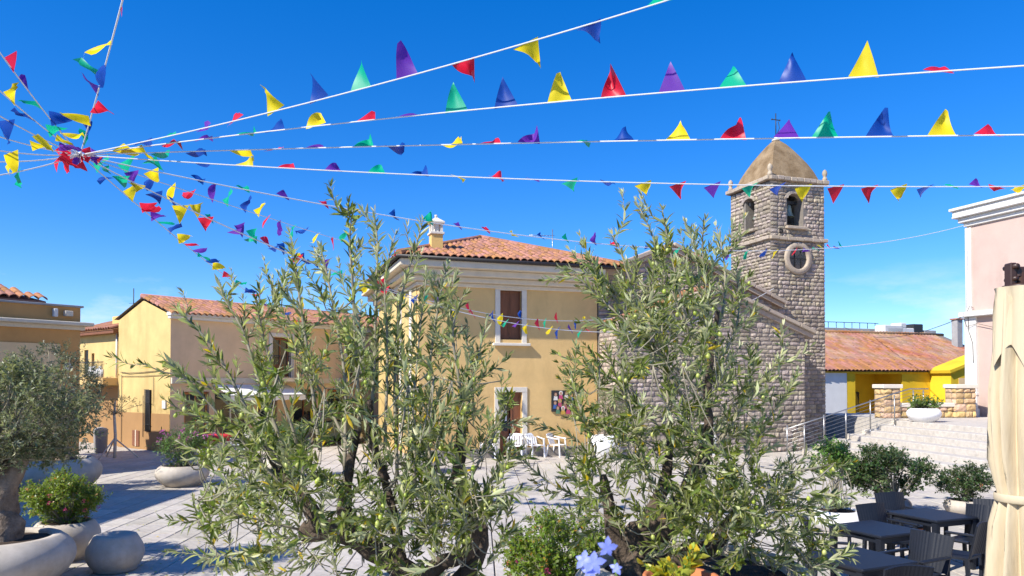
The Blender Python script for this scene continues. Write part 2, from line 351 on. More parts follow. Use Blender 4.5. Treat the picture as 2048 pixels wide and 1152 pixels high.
TH = R(19); O = Vector((-3.12, 24.8, 0)); CT, STH = math.cos(TH), math.sin(TH)
def loc2w(x, y, z=0): return Vector((O.x+CT*x-STH*y, O.y+STH*x+CT*y, z))
FRONT = lambda y: (lambda cx, cz: Matrix.Translation((cx, y, cz)))
def SIDE(x): return lambda cx, cz: Matrix.Translation((x, cx, cz)) @ Matrix.Rotation(R(-90), 4, 'Z')

# ------------------------------------------------------------------ roof tiles
def tile_vf(wd, ln, th=.02, k=5):
    v = []
    for yy, s in ((0, 1.0), (ln*1.12, .82)):
        for rr in (1.0, 1.0-th/(wd/2)):
            for j in range(k+1):
                a = math.pi*j/k; v.append((-math.cos(a)*wd/2*s*rr, yy, math.sin(a)*wd*.42*s*rr))
    n = k+1; f = []
    for j in range(k):
        f += [(j, j+1, 2*n+j+1, 2*n+j)[::-1], (n+j, n+j+1, 3*n+j+1, 3*n+j), (j, j+1, n+j+1, n+j)]
    return v, f
def tile_roof(parent, origin, ax, up, nu, nv, du, dv, inside, m, limit=0, wd=None, lift=.02, name='roof_tile', seed=1):
    """ax: unit along the eave, up: unit up the slope"""
    r = random.Random(seed); nrm = ax.cross(up).normalized(); v, f = tile_vf(wd or du*1.05, dv); me = None; left = MB(); cnt = 0
    for j in range(nv):
        for i in range(nu):
            u, t = (i+.5)*du, j*dv
            if not inside(u, t+dv*.5): continue
            B = Matrix((ax, up, nrm)).transposed().to_4x4()
            Mx = Matrix.Translation(origin+ax*(u+r.uniform(-.012, .012))+up*(t+r.uniform(-.015, .015))+nrm*(lift+.012*r.random())) @ B @ Matrix.Rotation(R(2.5)+r.uniform(-.02, .02), 4, 'X') @ Matrix.Rotation(r.uniform(-.03, .03), 4, 'Z')
            if cnt < limit:
                if me is None:
                    q = MB(); q.add(v, f, smooth=False); me = q.mesh(name, m)
                o = obj(name, me, parent); o.matrix_local = Mx; cnt += 1
            else: left.add([Mx @ Vector(p) for p in v], f)
    if left.v: left.build('tile_courses', m, parent, kind='stuff')

# ------------------------------------------------------------------ the ochre house
def window_frame(mb, x0, x1, z0, z1, w_, y0, y1, sill=False):
    mb.bbox(x0, x0+w_, y0, y1, z0, z1-w_, .006); mb.bbox(x1-w_, x1, y0, y1, z0, z1-w_, .006); mb.bbox(x0, x1, y0-.004, y1, z1-w_+.002, z1, .006)
hs = thing('ochre_house', 'two storey ochre house with hipped tile roof joined to the stone church', 'house', O, TH)
W_, D_, EV = 6.58, 8.6, 6.09
def wall_with_holes(mb, x0, x1, z0, z1, y, holes, depth=.35):
    xs = sorted({x0, x1, *[h[0] for h in holes], *[h[1] for h in holes]}); zs = sorted({z0, z1, *[h[2] for h in holes], *[h[3] for h in holes]})
    for a, b in zip(xs, xs[1:]):
        for c, d in zip(zs, zs[1:]):
            if any(h[0]-1e-6 <= a and b <= h[1]+1e-6 and h[2]-1e-6 <= c and d <= h[3]+1e-6 for h in holes): continue
            mb.add([(a, y, c), (b, y, c), (b, y, d), (a, y, d)], [(0, 1, 2, 3)])
    for a, b, c, d in holes:
        mb.add([(a, y, c), (b, y, c), (b, y, d), (a, y, d), (a, y+depth, c), (b, y+depth, c), (b, y+depth, d), (a, y+depth, d)], [(0, 4, 5, 1), (1, 5, 6, 2), (2, 6, 7, 3), (3, 7, 4, 0)])
WIN = (2.86, 3.66, 4.10, 5.83); DOOR = (2.86, 3.66, 0.06, 2.28)
mb = MB(); wall_with_holes(mb, 0, W_, 0, EV, 0, [WIN, DOOR])
mb.add([(0, 0, 0), (0, D_, 0), (0, D_, EV), (0, 0, EV)], [(0, 3, 2, 1)]); mb.add([(W_, 0, 0), (W_, D_, 0), (W_, D_, EV), (W_, 0, EV)], [(0, 1, 2, 3)]); mb.add([(0, D_, 0), (W_, D_, 0), (W_, D_, EV), (0, D_, EV)], [(1, 0, 3, 2)])
mb.build('wall', M['ochre'], hs)
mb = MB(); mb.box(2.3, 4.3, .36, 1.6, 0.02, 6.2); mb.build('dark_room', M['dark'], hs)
mb = MB(); mb.bbox(-.03, 2.66, -.04, .02, -.03, .32, .01); mb.bbox(3.86, 6.54, -.04, .02, -.03, .32, .01); mb.build('plinth', M['granite_dark'], hs)
# side wall pale render with quoin strips
mb = MB(); mb.box(-.03, -.004, .35, D_-.1, .3, EV-.25); mb.build('side_render', M['cream'], hs)
for (y0, y1) in ((1.0, 1.28), (2.9, 3.15)):
    mb = MB(); mb.bbox(-.09, -.032, y0, y1, .3, 5.85, .01); mb.build('pilaster_strip', M['white'], hs)
mb = MB()
for z0, z1, o in ((5.86, 6.00, .10), (6.00, 6.18, .28), (6.18, 6.40, .52), (6.40, 6.64, .78)):
    mb.bbox(-o, W_-.02, -o, D_, z0+.002, z1, .02)
mb.build('cornice', M['trim'], hs)
mb = MB(); mb.tube([(-.87, D_, 6.68), (-.87, -.87, 6.68)], .062, 8); mb.tube([(-.89, -.87, 6.68), (W_+.35, -.87, 6.68)], .062, 8); mb.build('gutter', M['gutter'], hs)
mb = MB(); mb.tube([(-.83, 3.3, 6.64), (-.77, 3.3, 6.4), (-.15, 3.3, 5.9), (-.12, 3.3, 5.6), (-.12, 3.3, .1)], .045, 8); mb.build('downpipe', M['gutter'], hs)
# roof: hip, apex behind
AP = Vector((3.35, 4.05, 8.35)); E0 = Vector((-.85, -.85, 6.70)); E1 = Vector((7.35, -.85, 6.70)); E2 = Vector((7.35, 9.2, 6.70)); E3 = Vector((-.85, 9.2, 6.70)); AP2 = Vector((3.35, 5.2, 8.35))
mb = MB(); mb.add([E0, E1, E2, E3, AP, AP2], [(0, 1, 4), (0, 4, 5, 3), (1, 2, 5, 4), (3, 5, 2)])
roof = mb.build('roof', M['mortar'], hs)
def hip_inside(L, H, apu):
    def f(u, t):
        return t < H and u > apu*t/H-.02 and u < L-(L-apu)*t/H+.02
    return f
upF = (AP-Vector((AP.x, E0.y, E0.z))); HF = upF.length
tile_roof(roof, E0, Vector((1, 0, 0)), upF.normalized(), 34, 14, .245, .36, hip_inside(8.2, HF, 4.2), M['tile'], 298, seed=3)
upL = (AP-Vector((E0.x, AP.y, E0.z))); HL = upL.length
tile_roof(roof, E3, Vector((0, -1, 0)), upL.normalized(), 40, 12, .245, .36, hip_inside(10.05, HL, 4.6), M['tile'], 0, seed=4)
mb = MB()
for a, b in ((E0, AP), (E1, AP)):
    n = 14
    for i in range(n):
        p = a.lerp(b, i/n)+Vector((0, 0, .08)); q = a.lerp(b, (i+1.12)/n)+Vector((0, 0, .10)); mb.tube([p, q], [.12, .10], 8, smooth=False)
mb.build('hip_ridge', M['tile'], roof)
mb = MB(); window_frame(mb, 2.68, 3.84, 3.98, 6.0, .18, -.035, .1); fr = mb.build('window_frame', M['frame'], hs)
mb = MB(); mb.bbox(2.58, 3.94, -.16, .12, 3.88, 3.977, .012); mb.build('window_sill', M['frame'], hs)
for x0, x1, ry in ((2.88, 3.26, 0), (3.27, 3.65, 0)):
    mb = MB(); mb.box(x0, x0+.05, .14, .19, 4.12, 5.82); mb.box(x1-.05, x1, .14, .19, 4.12, 5.82); mb.box(x0+.05, x1-.05, .14, .19, 4.12, 4.22); mb.box(x0+.05, x1-.05, .14, .19, 5.74, 5.82); mb.box(x0+.05, x1-.05, .14, .19, 4.88, 4.94)
    mb.box(x0+.05, x1-.05, .16, .185, 4.22, 4.88); mb.box(x0+.05, x1-.05, .16, .185, 4.94, 5.74); mb.build('shutter', M['wood'], hs)
mb = MB(); window_frame(mb, 2.66, 3.86, -.02, 2.44, .18, -.035, .1); mb.build('door_frame', M['frame'], hs)
mb = MB(); mb.box(3.28, 3.34, .12, .18, .08, 2.26); mb.box(3.60, 3.65, .12, .18, .08, 2.26); mb.box(3.34, 3.60, .12, .18, .08, .25); mb.box(3.34, 3.60, .12, .18, 2.16, 2.26); mb.box(3.34, 3.60, .14, .165, .25, .9); mb.box(3.34, 3.60, .14, .165, .95, 2.16); mb.box(3.34, 3.60, .12, .18, .9, .95)
dl = mb.build('door_leaf', M['wood'], hs); mb = MB(); mb.tube([(3.36, .10, 1.02), (3.36, .08, 1.02), (3.36, .08, 1.14)], .012, 6); mb.build('handle', M['steel'], dl)
mb = MB(); mb.box(2.88, 2.93, .20, .26, .08, 2.26); mb.box(3.20, 3.25, .20, .26, .08, 2.26); mb.box(2.93, 3.20, .20, .26, .08, .9); mb.box(2.93, 3.20, .20, .26, 2.16, 2.26); d2 = mb.build('glazed_door_leaf', M['wood'], hs)
mb = MB(); mb.box(2.93, 3.20, .22, .235, .9, 2.16); mb.build('pane', M['glass'], d2)
mb = MB(); mb.box(2.92, 3.17, .188, .196, 1.25, 1.62); mb.build('paper_notice', M['white'], d2)
mb = MB(); mb.bbox(2.66, 3.86, -.32, .3, -.03, .055, .01); mb.build('doorstep', M['step'], hs)
# chimney standing on the roof corner
mb = MB(); mb.box(.52, .92, .42, .82, 6.9, 7.72); ch = mb.build('chimney', M['far_y'], roof)
mb = MB(); mb.bbox(.47, .97, .37, .87, 7.722, 7.80, .01)
for x in (.52, .84):
    for y in (.42, .74): mb.box(x, x+.08, y, y+.08, 7.80, 8.10)
mb.box(.66, .78, .46, .78, 7.80, 8.10)
mb.bbox(.46, .98, .36, .88, 8.102, 8.17, .01); mb.add([(.48, .38, 8.172), (.96, .38, 8.172), (.96, .86, 8.172), (.48, .86, 8.172), (.72, .62, 8.36)], [(0, 1, 4), (1, 2, 4), (2, 3, 4), (3, 0, 4)])
mb.build('chimney_cap', M['frame'], roof)
mb = MB(); mb.tube([(.72, .62, 8.33), (.72, .62, 8.42)], .05, 8); mb.build('finial', M['frame'], roof)
# aerial on the far roof slope
ta = thing('roof_aerial', 'thin television aerial on the right slope of the hipped roof', 'aerial', loc2w(6.05, 3.0, 7.0), TH)
MB().tube([(0, 0, 0), (0, 0, 1.75)], .018, 5).build('mast', M['steel'], ta)
mb = MB(); mb.tube([(-1.0, 0, 1.45), (.1, 0, 1.5)], .011, 4)
for i in range(7): mb.tube([(-.95+i*.13, -.16, 1.455), (-.95+i*.13, .16, 1.455)], .006, 4)
mb.build('antenna_boom', M['steel'], ta)
# painted panel beside the door
pp = thing('painted_panel', 'framed colourful mural of schematic people on the ochre wall beside the door', 'mural', loc2w(5.2, -.012, 1.94), TH)
MB().bbox(-.43, .43, -.05, .005, -.38, .38, .008).build('dark_board', M['iron'], pp)
pm = [mat('mural_'+n, c, .7, .1, 12) for n, c in (('white', (.7, .66, .6)), ('rose', (.50, .06, .16)), ('blue', (.05, .12, .34)), ('ochre', (.55, .33, .06)), ('skin', (.48, .28, .18)), ('brown', (.10, .05, .035)), ('green', (.1, .22, .12)))]
def disc(cx, cz, rx, rz, y, k=12): return [(cx+rx*math.cos(2*math.pi*j/k), y, cz+rz*math.sin(2*math.pi*j/k)) for j in range(k)], [tuple(range(k))]
mb = MB()
for i, (px, pz, body, hair) in enumerate([(-.28, .20, 0, 5), (-.08, .24, 1, 0), (.13, .24, 0, 5), (.31, .17, 2, 3), (-.30, -.10, 2, 5), (-.12, -.04, 1, 3), (.08, -.10, 1, 5), (.29, -.08, 0, 2), (-.2, -.28, 6, 5), (.0, -.3, 3, 0), (.2, -.29, 1, 5)]):
    mb.add([(px-.085, -.058-i*.0006, pz-.17), (px+.085, -.058-i*.0006, pz-.17), (px+.06, -.058-i*.0006, pz-.02), (px-.06, -.058-i*.0006, pz-.02)], [(0, 1, 2, 3)], body)
    mb.add(*disc(px, pz+.045, .075, .082, -.0595-i*.0006), hair); mb.add(*disc(px, pz+.03, .048, .06, -.0604-i*.0006), 4)
mb.build('painting', pm, pp)

# ------------------------------------------------------------------ the stone church: nave gable behind, porch gable in front
chu = thing('stone_church', 'grey granite church with two stepped gables between ochre house and bell tower', 'church', O, TH)
NX0, NX1, NAP, NE, NP = 6.62, 14.2, 9.6, 5.78, 7.72                      # nave front plane
nslope = (NP-NE)/4.85
ntop = lambda x: NP-abs(x-NAP)*nslope
PX0, PX1, PAP, PE, PP, PY = 6.64, 14.56, 10.6, 4.52, 5.98, -1.5          # porch
pslope = (PP-PE)/(PX1-PAP)
ptop = lambda x: PP-abs(x-PAP)*pslope
mb = MB()
mb.prism([(NX0, -.05), (NX1, -.05), (NX1, ntop(NX1)-.03), (NAP, NP-.03), (NX0, ntop(NX0)-.03)], -.06, .4)
mb.prism([(NX0, -.05), (NX1, -.05), (NX1, ntop(NX1)-.10), (NAP, NP-.10), (NX0, ntop(NX0)-.10)], .4, 14)
mb.build('nave_wall', M['mortar'], chu)
mb = MB(); mb.prism([(PX0, -.05), (PX1, -.05), (PX1, PE-.03), (PAP, PP-.03), (PX0, PE-.03)], PY, -.07); mb.build('porch_wall', M['mortar'], chu)
P_holes = []
lst = stones(PX0, PX1, .02, PP, ptop, P_holes, seed=11)
vis = lambda l: (lambda i: (0 if l[i][0] > 9.0 or l[i][1] > 3.4 else 1, -l[i][2]*l[i][3]))
lay(lst, chu, GST, M['granite'], FRONT(PY), limit=210, key=vis(lst))
lst2 = [q for q in stones(NX0, NX1, .02, NP, ntop, [], seed=12) if q[1] > ptop(q[0])-.35 or q[0] < PX0+.1]
lay(lst2, chu, GST, M['granite'], FRONT(-.06), limit=88)
# porch side wall (left) and right
lay(stones(-1.48, -.08, .02, PE, lambda x: PE, seed=13), chu, GST, M['granite'], lambda cx, cz: Matrix.Translation((PX0, -1.48+(-.08-cx), cz)) @ Matrix.Rotation(R(-90), 4, 'Z'), limit=0, name='side_stone')
# copings: dressed slabs following the slopes
def coping(parent, xa, za, xb, zb, y0, y1, th=.14, ln=.8, gap=.012, name='coping_stone'):
    L_ = math.hypot(xb-xa, zb-za); ux, uz = (xb-xa)/L_, (zb-za)/L_; n = max(1, round(L_/ln)); st = L_/n; r = random.Random(int(xa*100))
    for i in range(n):
        mb = MB(); mb.bbox(gap/2, st-gap/2, y0-r.uniform(0, .02), y1, 0, th, .018)
        a = math.atan2(uz, ux); Mx = Matrix.Translation((xa+ux*st*i, 0, za+uz*st*i+r.uniform(-.008, .008))) @ Matrix.Rotation(-a, 4, 'Y')
        o = mb.build(name, M['dressed'], parent); o.matrix_local = Mx
coping(chu, NAP, NP+.02, NX1+.45, ntop(NX1+.45)+.02, -.34, .55); coping(chu, 6.55, ntop(6.55)+.02, NAP, NP+.02, -.34, .55)
mb = MB(); mb.prism([(NAP, NP-.16), (NX1+.4, ntop(NX1+.4)-.16), (NX1+.4, ntop(NX1+.4)+.01), (NAP, NP+.01)], -.24, .3); mb.prism([(6.56, ntop(6.56)-.16), (NAP, NP-.16), (NAP, NP+.01), (6.56, ntop(6.56)+.01)], -.24, .3); mb.build('gable_moulding', M['dressed'], chu)
coping(chu, PAP, PP+.02, PX1+.28, ptop(PX1+.28)+.02, PY-.28, PY+.5); coping(chu, PX0-.1, ptop(PX0-.1)+.02, PAP, PP+.02, PY-.28, PY+.5)
mb = MB(); mb.prism([(PAP, PP-.16), (PX1+.25, ptop(PX1+.25)-.16), (PX1+.25, ptop(PX1+.25)+.01), (PAP, PP+.01)], PY-.17, PY+.3); mb.prism([(PX0-.08, ptop(PX0-.08)-.16), (PAP, PP-.16), (PAP, PP+.01), (PX0-.08, ptop(PX0-.08)+.01)], PY-.17, PY+.3); mb.build('porch_moulding', M['dressed'], chu)
# porch and nave roofs
for (ap, zz, xa, xb, ya, yb, nm) in ((PAP, PP+.16, PX0, PX1+.2, PY+.5, -.1, 'porch_roof'), (NAP, NP-.02, 6.6, NX1, .56, 14, 'nave_roof')):
    sl = pslope if nm == 'porch_roof' else nslope
    for sgn, xe in ((1, xb), (-1, xa)):
        up = Vector((-sgn, 0, sl)).normalized(); L_ = abs(xe-ap)*math.sqrt(1+sl*sl); nrm_ = 1
        org = Vector((xe, ya if sgn > 0 else yb, zz-abs(xe-ap)*sl)); ax = Vector((0, sgn, 0)); nu = int((yb-ya)/.24)+1
        if nm == 'nave_roof' and sgn > 0: continue
        tile_roof(chu, org, ax, up, nu, int(L_/.36), .24, .36, lambda u, t: True, M['tile'], 0, seed=5)
# row of tiles bedded on the left slope of the porch
tm = MB(); tm.add(*tile_vf(.24, .34)); tme = tm.mesh('verge_tile', M['tile'])
for i in range(9):
    x = 7.3+i*.36; o = obj('verge_tile', tme, chu, (x, PY+.1, ptop(x)+.17)); o.rotation_euler = (0, -math.atan(pslope), R(-90)+random.uniform(-.05, .05))
# small door in the porch + pale notice stand handled below

# ------------------------------------------------------------------ bell tower
tw = thing('bell_tower', 'tall square granite bell tower with domed spire, bells and a round window', 'tower', O, TH)
TX0, TX1, TY0, TY1 = 14.22, 16.89, .02, 2.62; TB, TC = 8.42, 10.72     # band, cornice
BF = (15.03, 15.83, 8.92, 10.28); OC = (15.52, 7.62, .46)               # front bell opening, round window
BS = (1.02, 1.72, 8.95, 10.30)                                        # side bell opening (y)
holeF = [(BF[0]-.02, BF[1]+.02, BF[2]-.02, BF[3]+.02)]
def annular_ok(cx, cz, wd, h): return math.hypot((cx-OC[0]), (cz-OC[1])) > .66
mb = MB(); wall_with_holes(mb, TX0+.02, TX1-.02, -.05, TC, TY0, [BF, (14.75, 15.5, -.05, 2.3)], .55); mb.build('front_core', M['mortar'], tw)
mb = MB(); wall_with_holes(mb, 0, TY1-TY0, -.05, TC, 0, [(BS[0]-TY0, BS[1]-TY0, BS[2], BS[3])], .55)
mb.xf(Matrix.Translation((TX0+.02, TY1, 0)) @ Matrix.Rotation(R(-90), 4, 'Z'))
# after the rotation local x runs towards the camera, so the opening is mirrored in y
mb.build('side_core', M['mortar'], tw)
mb = MB(); mb.add([(TX1-.02, TY0, 0), (TX1-.02, TY1, 0), (TX1-.02, TY1, TC), (TX1-.02, TY0, TC)], [(0, 1, 2, 3)]); mb.add([(TX0, TY1, 0), (TX1, TY1, 0), (TX1, TY1, TC), (TX0, TY1, TC)], [(0, 3, 2, 1)])
mb.box(TX0+.6, TX1-.6, TY0+.6, TY1-.06, 8.2, 8.9); mb.box(TX0+.02, TX1-.02, TY0+.02, TY1-.02, 10.5, TC); mb.build('back_core', M['mortar'], tw)
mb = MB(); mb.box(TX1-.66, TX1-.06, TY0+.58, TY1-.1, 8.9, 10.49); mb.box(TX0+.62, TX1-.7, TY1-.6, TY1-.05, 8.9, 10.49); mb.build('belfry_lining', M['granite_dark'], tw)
door_h = (14.73, 15.52, 0, 2.3)
lf = [q for q in stones(TX0, TX1, .02, TC-.02, lambda x: 99, holeF+[door_h], hr=(.11, .19), wr=(.15, .42), seed=21) if annular_ok(*q[:4])]
sq = []
for q in lf:                                                              # keep stones out of the openings
    cx, cz, wd, h, k, r_ = q; x0, x1, z0, z1 = cx-wd/2, cx+wd/2, cz-h/2, cz+h/2; bad = False
    for (a, b, c, d) in holeF+[door_h]:
        if x1 > a and x0 < b and z1 > c+.02 and z0 < d-.02:
            if cx < (a+b)/2: x1 = min(x1, a)
            else: x0 = max(x0, b)
    if x1-x0 > .06: sq.append(((x0+x1)/2, cz, x1-x0, h, k, r_))
lay(sq, tw, GST, M['granite'], FRONT(TY0), limit=190, prom=.040, key=lambda i: -(sq[i][1] > 2)*1-sq[i][2]*sq[i][3])
hs_ = (TY1-BS[1], TY1-BS[0], BS[2], BS[3])
ls = []
for q in stones(0, TY1-TY0, 5.2, TC-.02, lambda x: 99, [], hr=(.11, .19), wr=(.15, .42), seed=22):
    cx, cz, wd, h, k, r_ = q; x0, x1, z0, z1 = cx-wd/2, cx+wd/2, cz-h/2, cz+h/2; a, b, c, d = hs_
    if z1 > c+.02 and z0 < d-.02 and x1 > a and x0 < b:
        if x0 >= a and x1 <= b: continue
        if cx < (a+b)/2: x1 = min(x1, a)
        else: x0 = max(x0, b)
    if x1-x0 > .06: ls.append(((x0+x1)/2, cz, x1-x0, h, k, r_))
lay(ls, tw, GST, M['granite'], lambda cx, cz: Matrix.Translation((TX0, TY1-cx, cz)) @ Matrix.Rotation(R(-90), 4, 'Z'), limit=108, prom=.040)
# string course and cornice as rows of blocks
def course(parent, z0, z1, out_, n, name):
    r = random.Random(int(z0*10))
    for side in range(2):
        L_ = TX1-TX0 if side == 0 else TY1-TY0; L_ += out_
        for i in range(n):
            a, b = -out_/2+L_*i/n, -out_/2+L_*(i+1)/n; dz = r.uniform(-.012, .012)
            mb = MB()
            if side == 0: mb.bbox(TX0+a+.005, TX0+b-.005, TY0-out_-r.uniform(0, .02), TY0+.1, z0+dz, z1+dz, .02)
            else: mb.bbox(TX0-out_-r.uniform(0, .02), TX0-.002, TY0+a+.015, TY0+b-.003, z0+dz, z1+dz, .02)
            mb.build(name, M['dressed'], parent)
course(tw, TB-.10, TB+.04, .15, 7, 'band_stone'); course(tw, TC-.02, TC+.14, .20, 9, 'cornice_stone')
mb = MB(); mb.box(TX0-.05, TX1+.16, TY0-.05, TY1+.16, TC+.0, TC+.13); mb.build('cornice_bed', M['mortar'], tw)
# domed four sided spire with bellied faces
cx0, cy0 = (TX0+TX1)/2, (TY0+TY1)/2; hw = 1.20; Z0 = TC+.13; HS = 1.98
mb = MB(); prof = [(1.0, 0), (.95, .10), (.86, .25), (.72, .42), (.555, .60), (.395, .755), (.24, .885), (.12, .965), (.04, 1.0)]; ns = 6; ring = []
for r_, z_ in prof:
    row = []
    for s in range(4):
        for j in range(ns):
            t = -1+2*j/ns; p = [(t, -1), (1, t), (-t, 1), (-1, -t)][s]; b = 1+.02*(1-t*t)
            q = Vector((cx0+p[0]*hw*r_*b, cy0+p[1]*hw*r_*b, Z0+z_*HS)); q += Vector((noise.noise(q*2.1), noise.noise(q*2.3+Vector((5, 0, 0))), noise.noise(q*1.9)))*.02
            row.append(q)
    ring.append(row)
v = [p for row in ring for p in row]; K = 4*ns
f = [(i*K+j, i*K+(j+1) % K, (i+1)*K+(j+1) % K, (i+1)*K+j) for i in range(len(prof)-1) for j in range(K)]+[tuple(range((len(prof)-1)*K, len(prof)*K))]
mb.add(v, f, smooth=False); spire = mb.build('spire', M['dome'], tw)
mb = MB(); mb.lathe([(.16, 0), (.17, .05), (.10, .10), (.06, .16)], 10, c=(cx0, cy0, Z0+HS-.03), close=True); fin = mb.build('spire_cap', M['frame'], tw)
mb = MB(); zc = Z0+HS+.1; mb.tube([(cx0, cy0, zc), (cx0, cy0, zc+1.05)], .022, 6); mb.tube([(cx0-.2, cy0, zc+.78), (cx0+.2, cy0, zc+.78)], .02, 6); mb.tube([(cx0+.07, cy0, zc+.2), (cx0+.16, cy0-.03, zc+.45), (cx0+.12, cy0, zc+.72)], .014, 5)
for x in (cx0-.2, cx0+.2): mb.lathe([(0.01, -.04), (.04, 0), (.01, .04)], 6, c=(x, cy0, zc+.78))
mb.build('iron_cross', M['iron'], tw)
for x, y in ((TX0, TY0), (TX1, TY0), (TX0, TY1), (TX1, TY1)):
    mb = MB(); mb.lathe([(.10, 0), (.10, .12), (.07, .16), (.06, .20), (.09, .26), (.105, .33), (.085, .42), (.04, .48), (.005, .50)], 12, c=(x+(.02 if x == TX1 else -.02), y-.02, TC+.14), close=True); mb.build('corner_finial', M['dressed'], tw)
def bell(c):
    mb = MB(); mb.lathe([(.01, .50), (.07, .49), (.105, .44), (.12, .36), (.135, .22), (.165, .10), (.215, .02), (.24, 0), (.215, .0), (.15, .08)], 18, c=c); b = mb.build('bell', M['bronze'], tw)
    mb = MB(); mb.box(c[0]-.38, c[0]+.38, c[1]-.04, c[1]+.04, c[2]+.53, c[2]+.66); mb.box(c[0]-.05, c[0]+.05, c[1]-.03, c[1]+.03, c[2]+.47, c[2]+.53); mb.build('yoke', M['iron'], b)
    mb = MB(); mb.tube([(c[0], c[1], c[2]+.42), (c[0]+.03, c[1], c[2]-.03)], [.012, .035], 6); mb.build('clapper', M['iron'], b)
bell((15.42, .42, 9.38)); bell((TX0+.42, 1.36, 9.42))
mb = MB(); mb.bbox(BF[0]-.10, BF[1]+.10, TY0-.16, TY0+.3, BF[2]-.13, BF[2]-.01, .02); mb.build('opening_sill', M['dressed'], tw)
mb = MB(); mb.bbox(TX0-.16, TX0+.3, BS[0]-.1, BS[1]+.1, BS[2]-.13, BS[2]-.01, .02); mb.build('opening_sill', M['dressed'], tw)
def arch(xa, xb, z, axis):
    for i in range(7):                                                    # voussoirs of a shallow arch head
        a0, a1 = math.pi*(1-i/7), math.pi*(1-(i+1)/7); c = (xa+xb)/2; r0, r1 = (xb-xa)/2-.02, (xb-xa)/2+.13; pl = [(c+r0*math.cos(a0), z+.55*r0*math.sin(a0)), (c+r0*math.cos(a1), z+.55*r0*math.sin(a1)), (c+r1*math.cos(a1), z+.62*r1*math.sin(a1)), (c+r1*math.cos(a0), z+.62*r1*math.sin(a0))]
        mb = MB(); mb.prism(pl, -.055, .3)
        o = mb.build('arch_stone', M['granite'], tw)
        o.matrix_local = Matrix.Translation((0, TY0, 0)) if axis == 'f' else Matrix.Translation((TX0, TY1, 0)) @ Matrix.Rotation(R(-90), 4, 'Z')
arch(BF[0], BF[1], BF[3]-.24, 'f'); arch(TY1-BS[1], TY1-BS[0], BS[3]-.22, 's')
# round window with a moulded stone ring
mb = MB(); kk = 40; pr = [(.435, .02), (.45, -.10), (.50, -.13), (.56, -.10), (.64, -.12), (.665, -.04), (.665, .02)]
v = [(OC[0]+r_*math.cos(2*math.pi*j/kk), TY0+y_, OC[1]+r_*math.sin(2*math.pi*j/kk)) for r_, y_ in pr for j in range(kk)]
mb.add(v, [(i*kk+j, i*kk+(j+1) % kk, (i+1)*kk+(j+1) % kk, (i+1)*kk+j) for i in range(len(pr)-1) for j in range(kk)], smooth=True); oc = mb.build('round_window', M['dressed'], tw)
mb = MB(); mb.add([(OC[0]+.44*math.cos(2*math.pi*j/kk), TY0-.012, OC[1]+.44*math.sin(2*math.pi*j/kk)) for j in range(kk)], [tuple(range(kk))]); mb.build('pane', M['glass'], oc)
mb = MB()
for dx in (-.15, .15): mb.tube([(OC[0]+dx, TY0-.03, OC[1]-.40), (OC[0]+dx, TY0-.03, OC[1]+.40)], .012, 4)
mb.tube([(OC[0]-.42, TY0-.03, OC[1]), (OC[0]+.42, TY0-.03, OC[1])], .012, 4); mb.build('leading', M['iron'], oc)
mb = MB(); mb.box(15.0-.26, 15.5, TY0+.2, TY0+.27, 0, 2.3); dr = mb.build('side_door', M['wood'], tw)
mb = MB(); mb.box(14.8, 15.46, TY0+.13, TY0+.19, .04, .42); mb.build('red_kick_board', M['red_cloth'], dr)
# little square vent hole
mb = MB(); mb.box(14.62, 14.78, TY0-.062, TY0-.03, 8.60, 8.76); mb.build('putlog_hole', M['dark'], tw)

# ------------------------------------------------------------------ left: house with the pale gable and the shaded beige front
TB_ = R(52); GO = Vector((-12.7, 27.5, 0))                              # local x along the beige front (away to the right), local y to the back-left
gh = thing('gabled_house', 'long house with sunlit pale yellow gable and shaded beige shop front', 'house', GO, TB_)
GW, GE, GP, GL = 4.2, 5.12, 5.80, 15.0
mb = MB(); v = [(0, 0, 0), (0, GW, 0), (0, GW, GE), (0, GW/2, GP), (0, 0, GE)]; mb.add(v, [(4, 3, 2, 1, 0)]); mb.add([(GL, p[1], p[2]) for p in v], [(0, 1, 2, 3, 4)]); mb.add([(0, GW, 0), (GL, GW, 0), (GL, GW, GE), (0, GW, GE)], [(1, 0, 3, 2)])
mb.build('gable_wall', M['cream'], gh)
front = MB(); gholes = [(.55, 1.55, 0, 2.25), (1.75, 3.3, .0, 2.3), (3.7, 4.6, 0, 2.3), (4.35, 5.25, 2.85, 4.5), (5.4, 6.6, .0, 2.3), (7.2, 8.2, 0, 2.3), (8.3, 9.2, 2.85, 4.5)]
wall_with_holes(front, 0, GL, 0, GE, 0, gholes, .3); front.build('front_wall', M['beige'], gh)
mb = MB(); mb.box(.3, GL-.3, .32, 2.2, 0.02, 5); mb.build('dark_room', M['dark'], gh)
mb = MB(); mb.box(-.012, -.002, .02, GW-.02, 0, 1.42); mb.build('painted_dado', M['brown_plaster'], gh)
mb = MB(); mb.box(-.14, GL, -.30, .02, GE-.02, GE+.10); mb.bbox(-.1, GL, -.18, .02, GE-.14, GE-.022, .01); mb.build('eaves_board', M['gutter_w'], gh)
mb = MB(); mb.box(.02, GL, -.10, .04, 2.56, 2.78); mb.build('string_course', M['trim'], gh)
sl = (GP-GE)/(GW/2); rf = MB(); rf.add([(-.1, -.25, GE+.10-.25*sl), (GL, -.25, GE+.10-.25*sl), (GL, GW/2, GP+.1), (-.1, GW/2, GP+.1), (GL, GW+.2, GE+.1-.2*sl), (-.1, GW+.2, GE+.1-.2*sl)], [(0, 1, 2, 3), (3, 2, 4, 5)]); rfo = rf.build('roof', M['mortar'], gh)
up = Vector((0, 1, sl)).normalized()
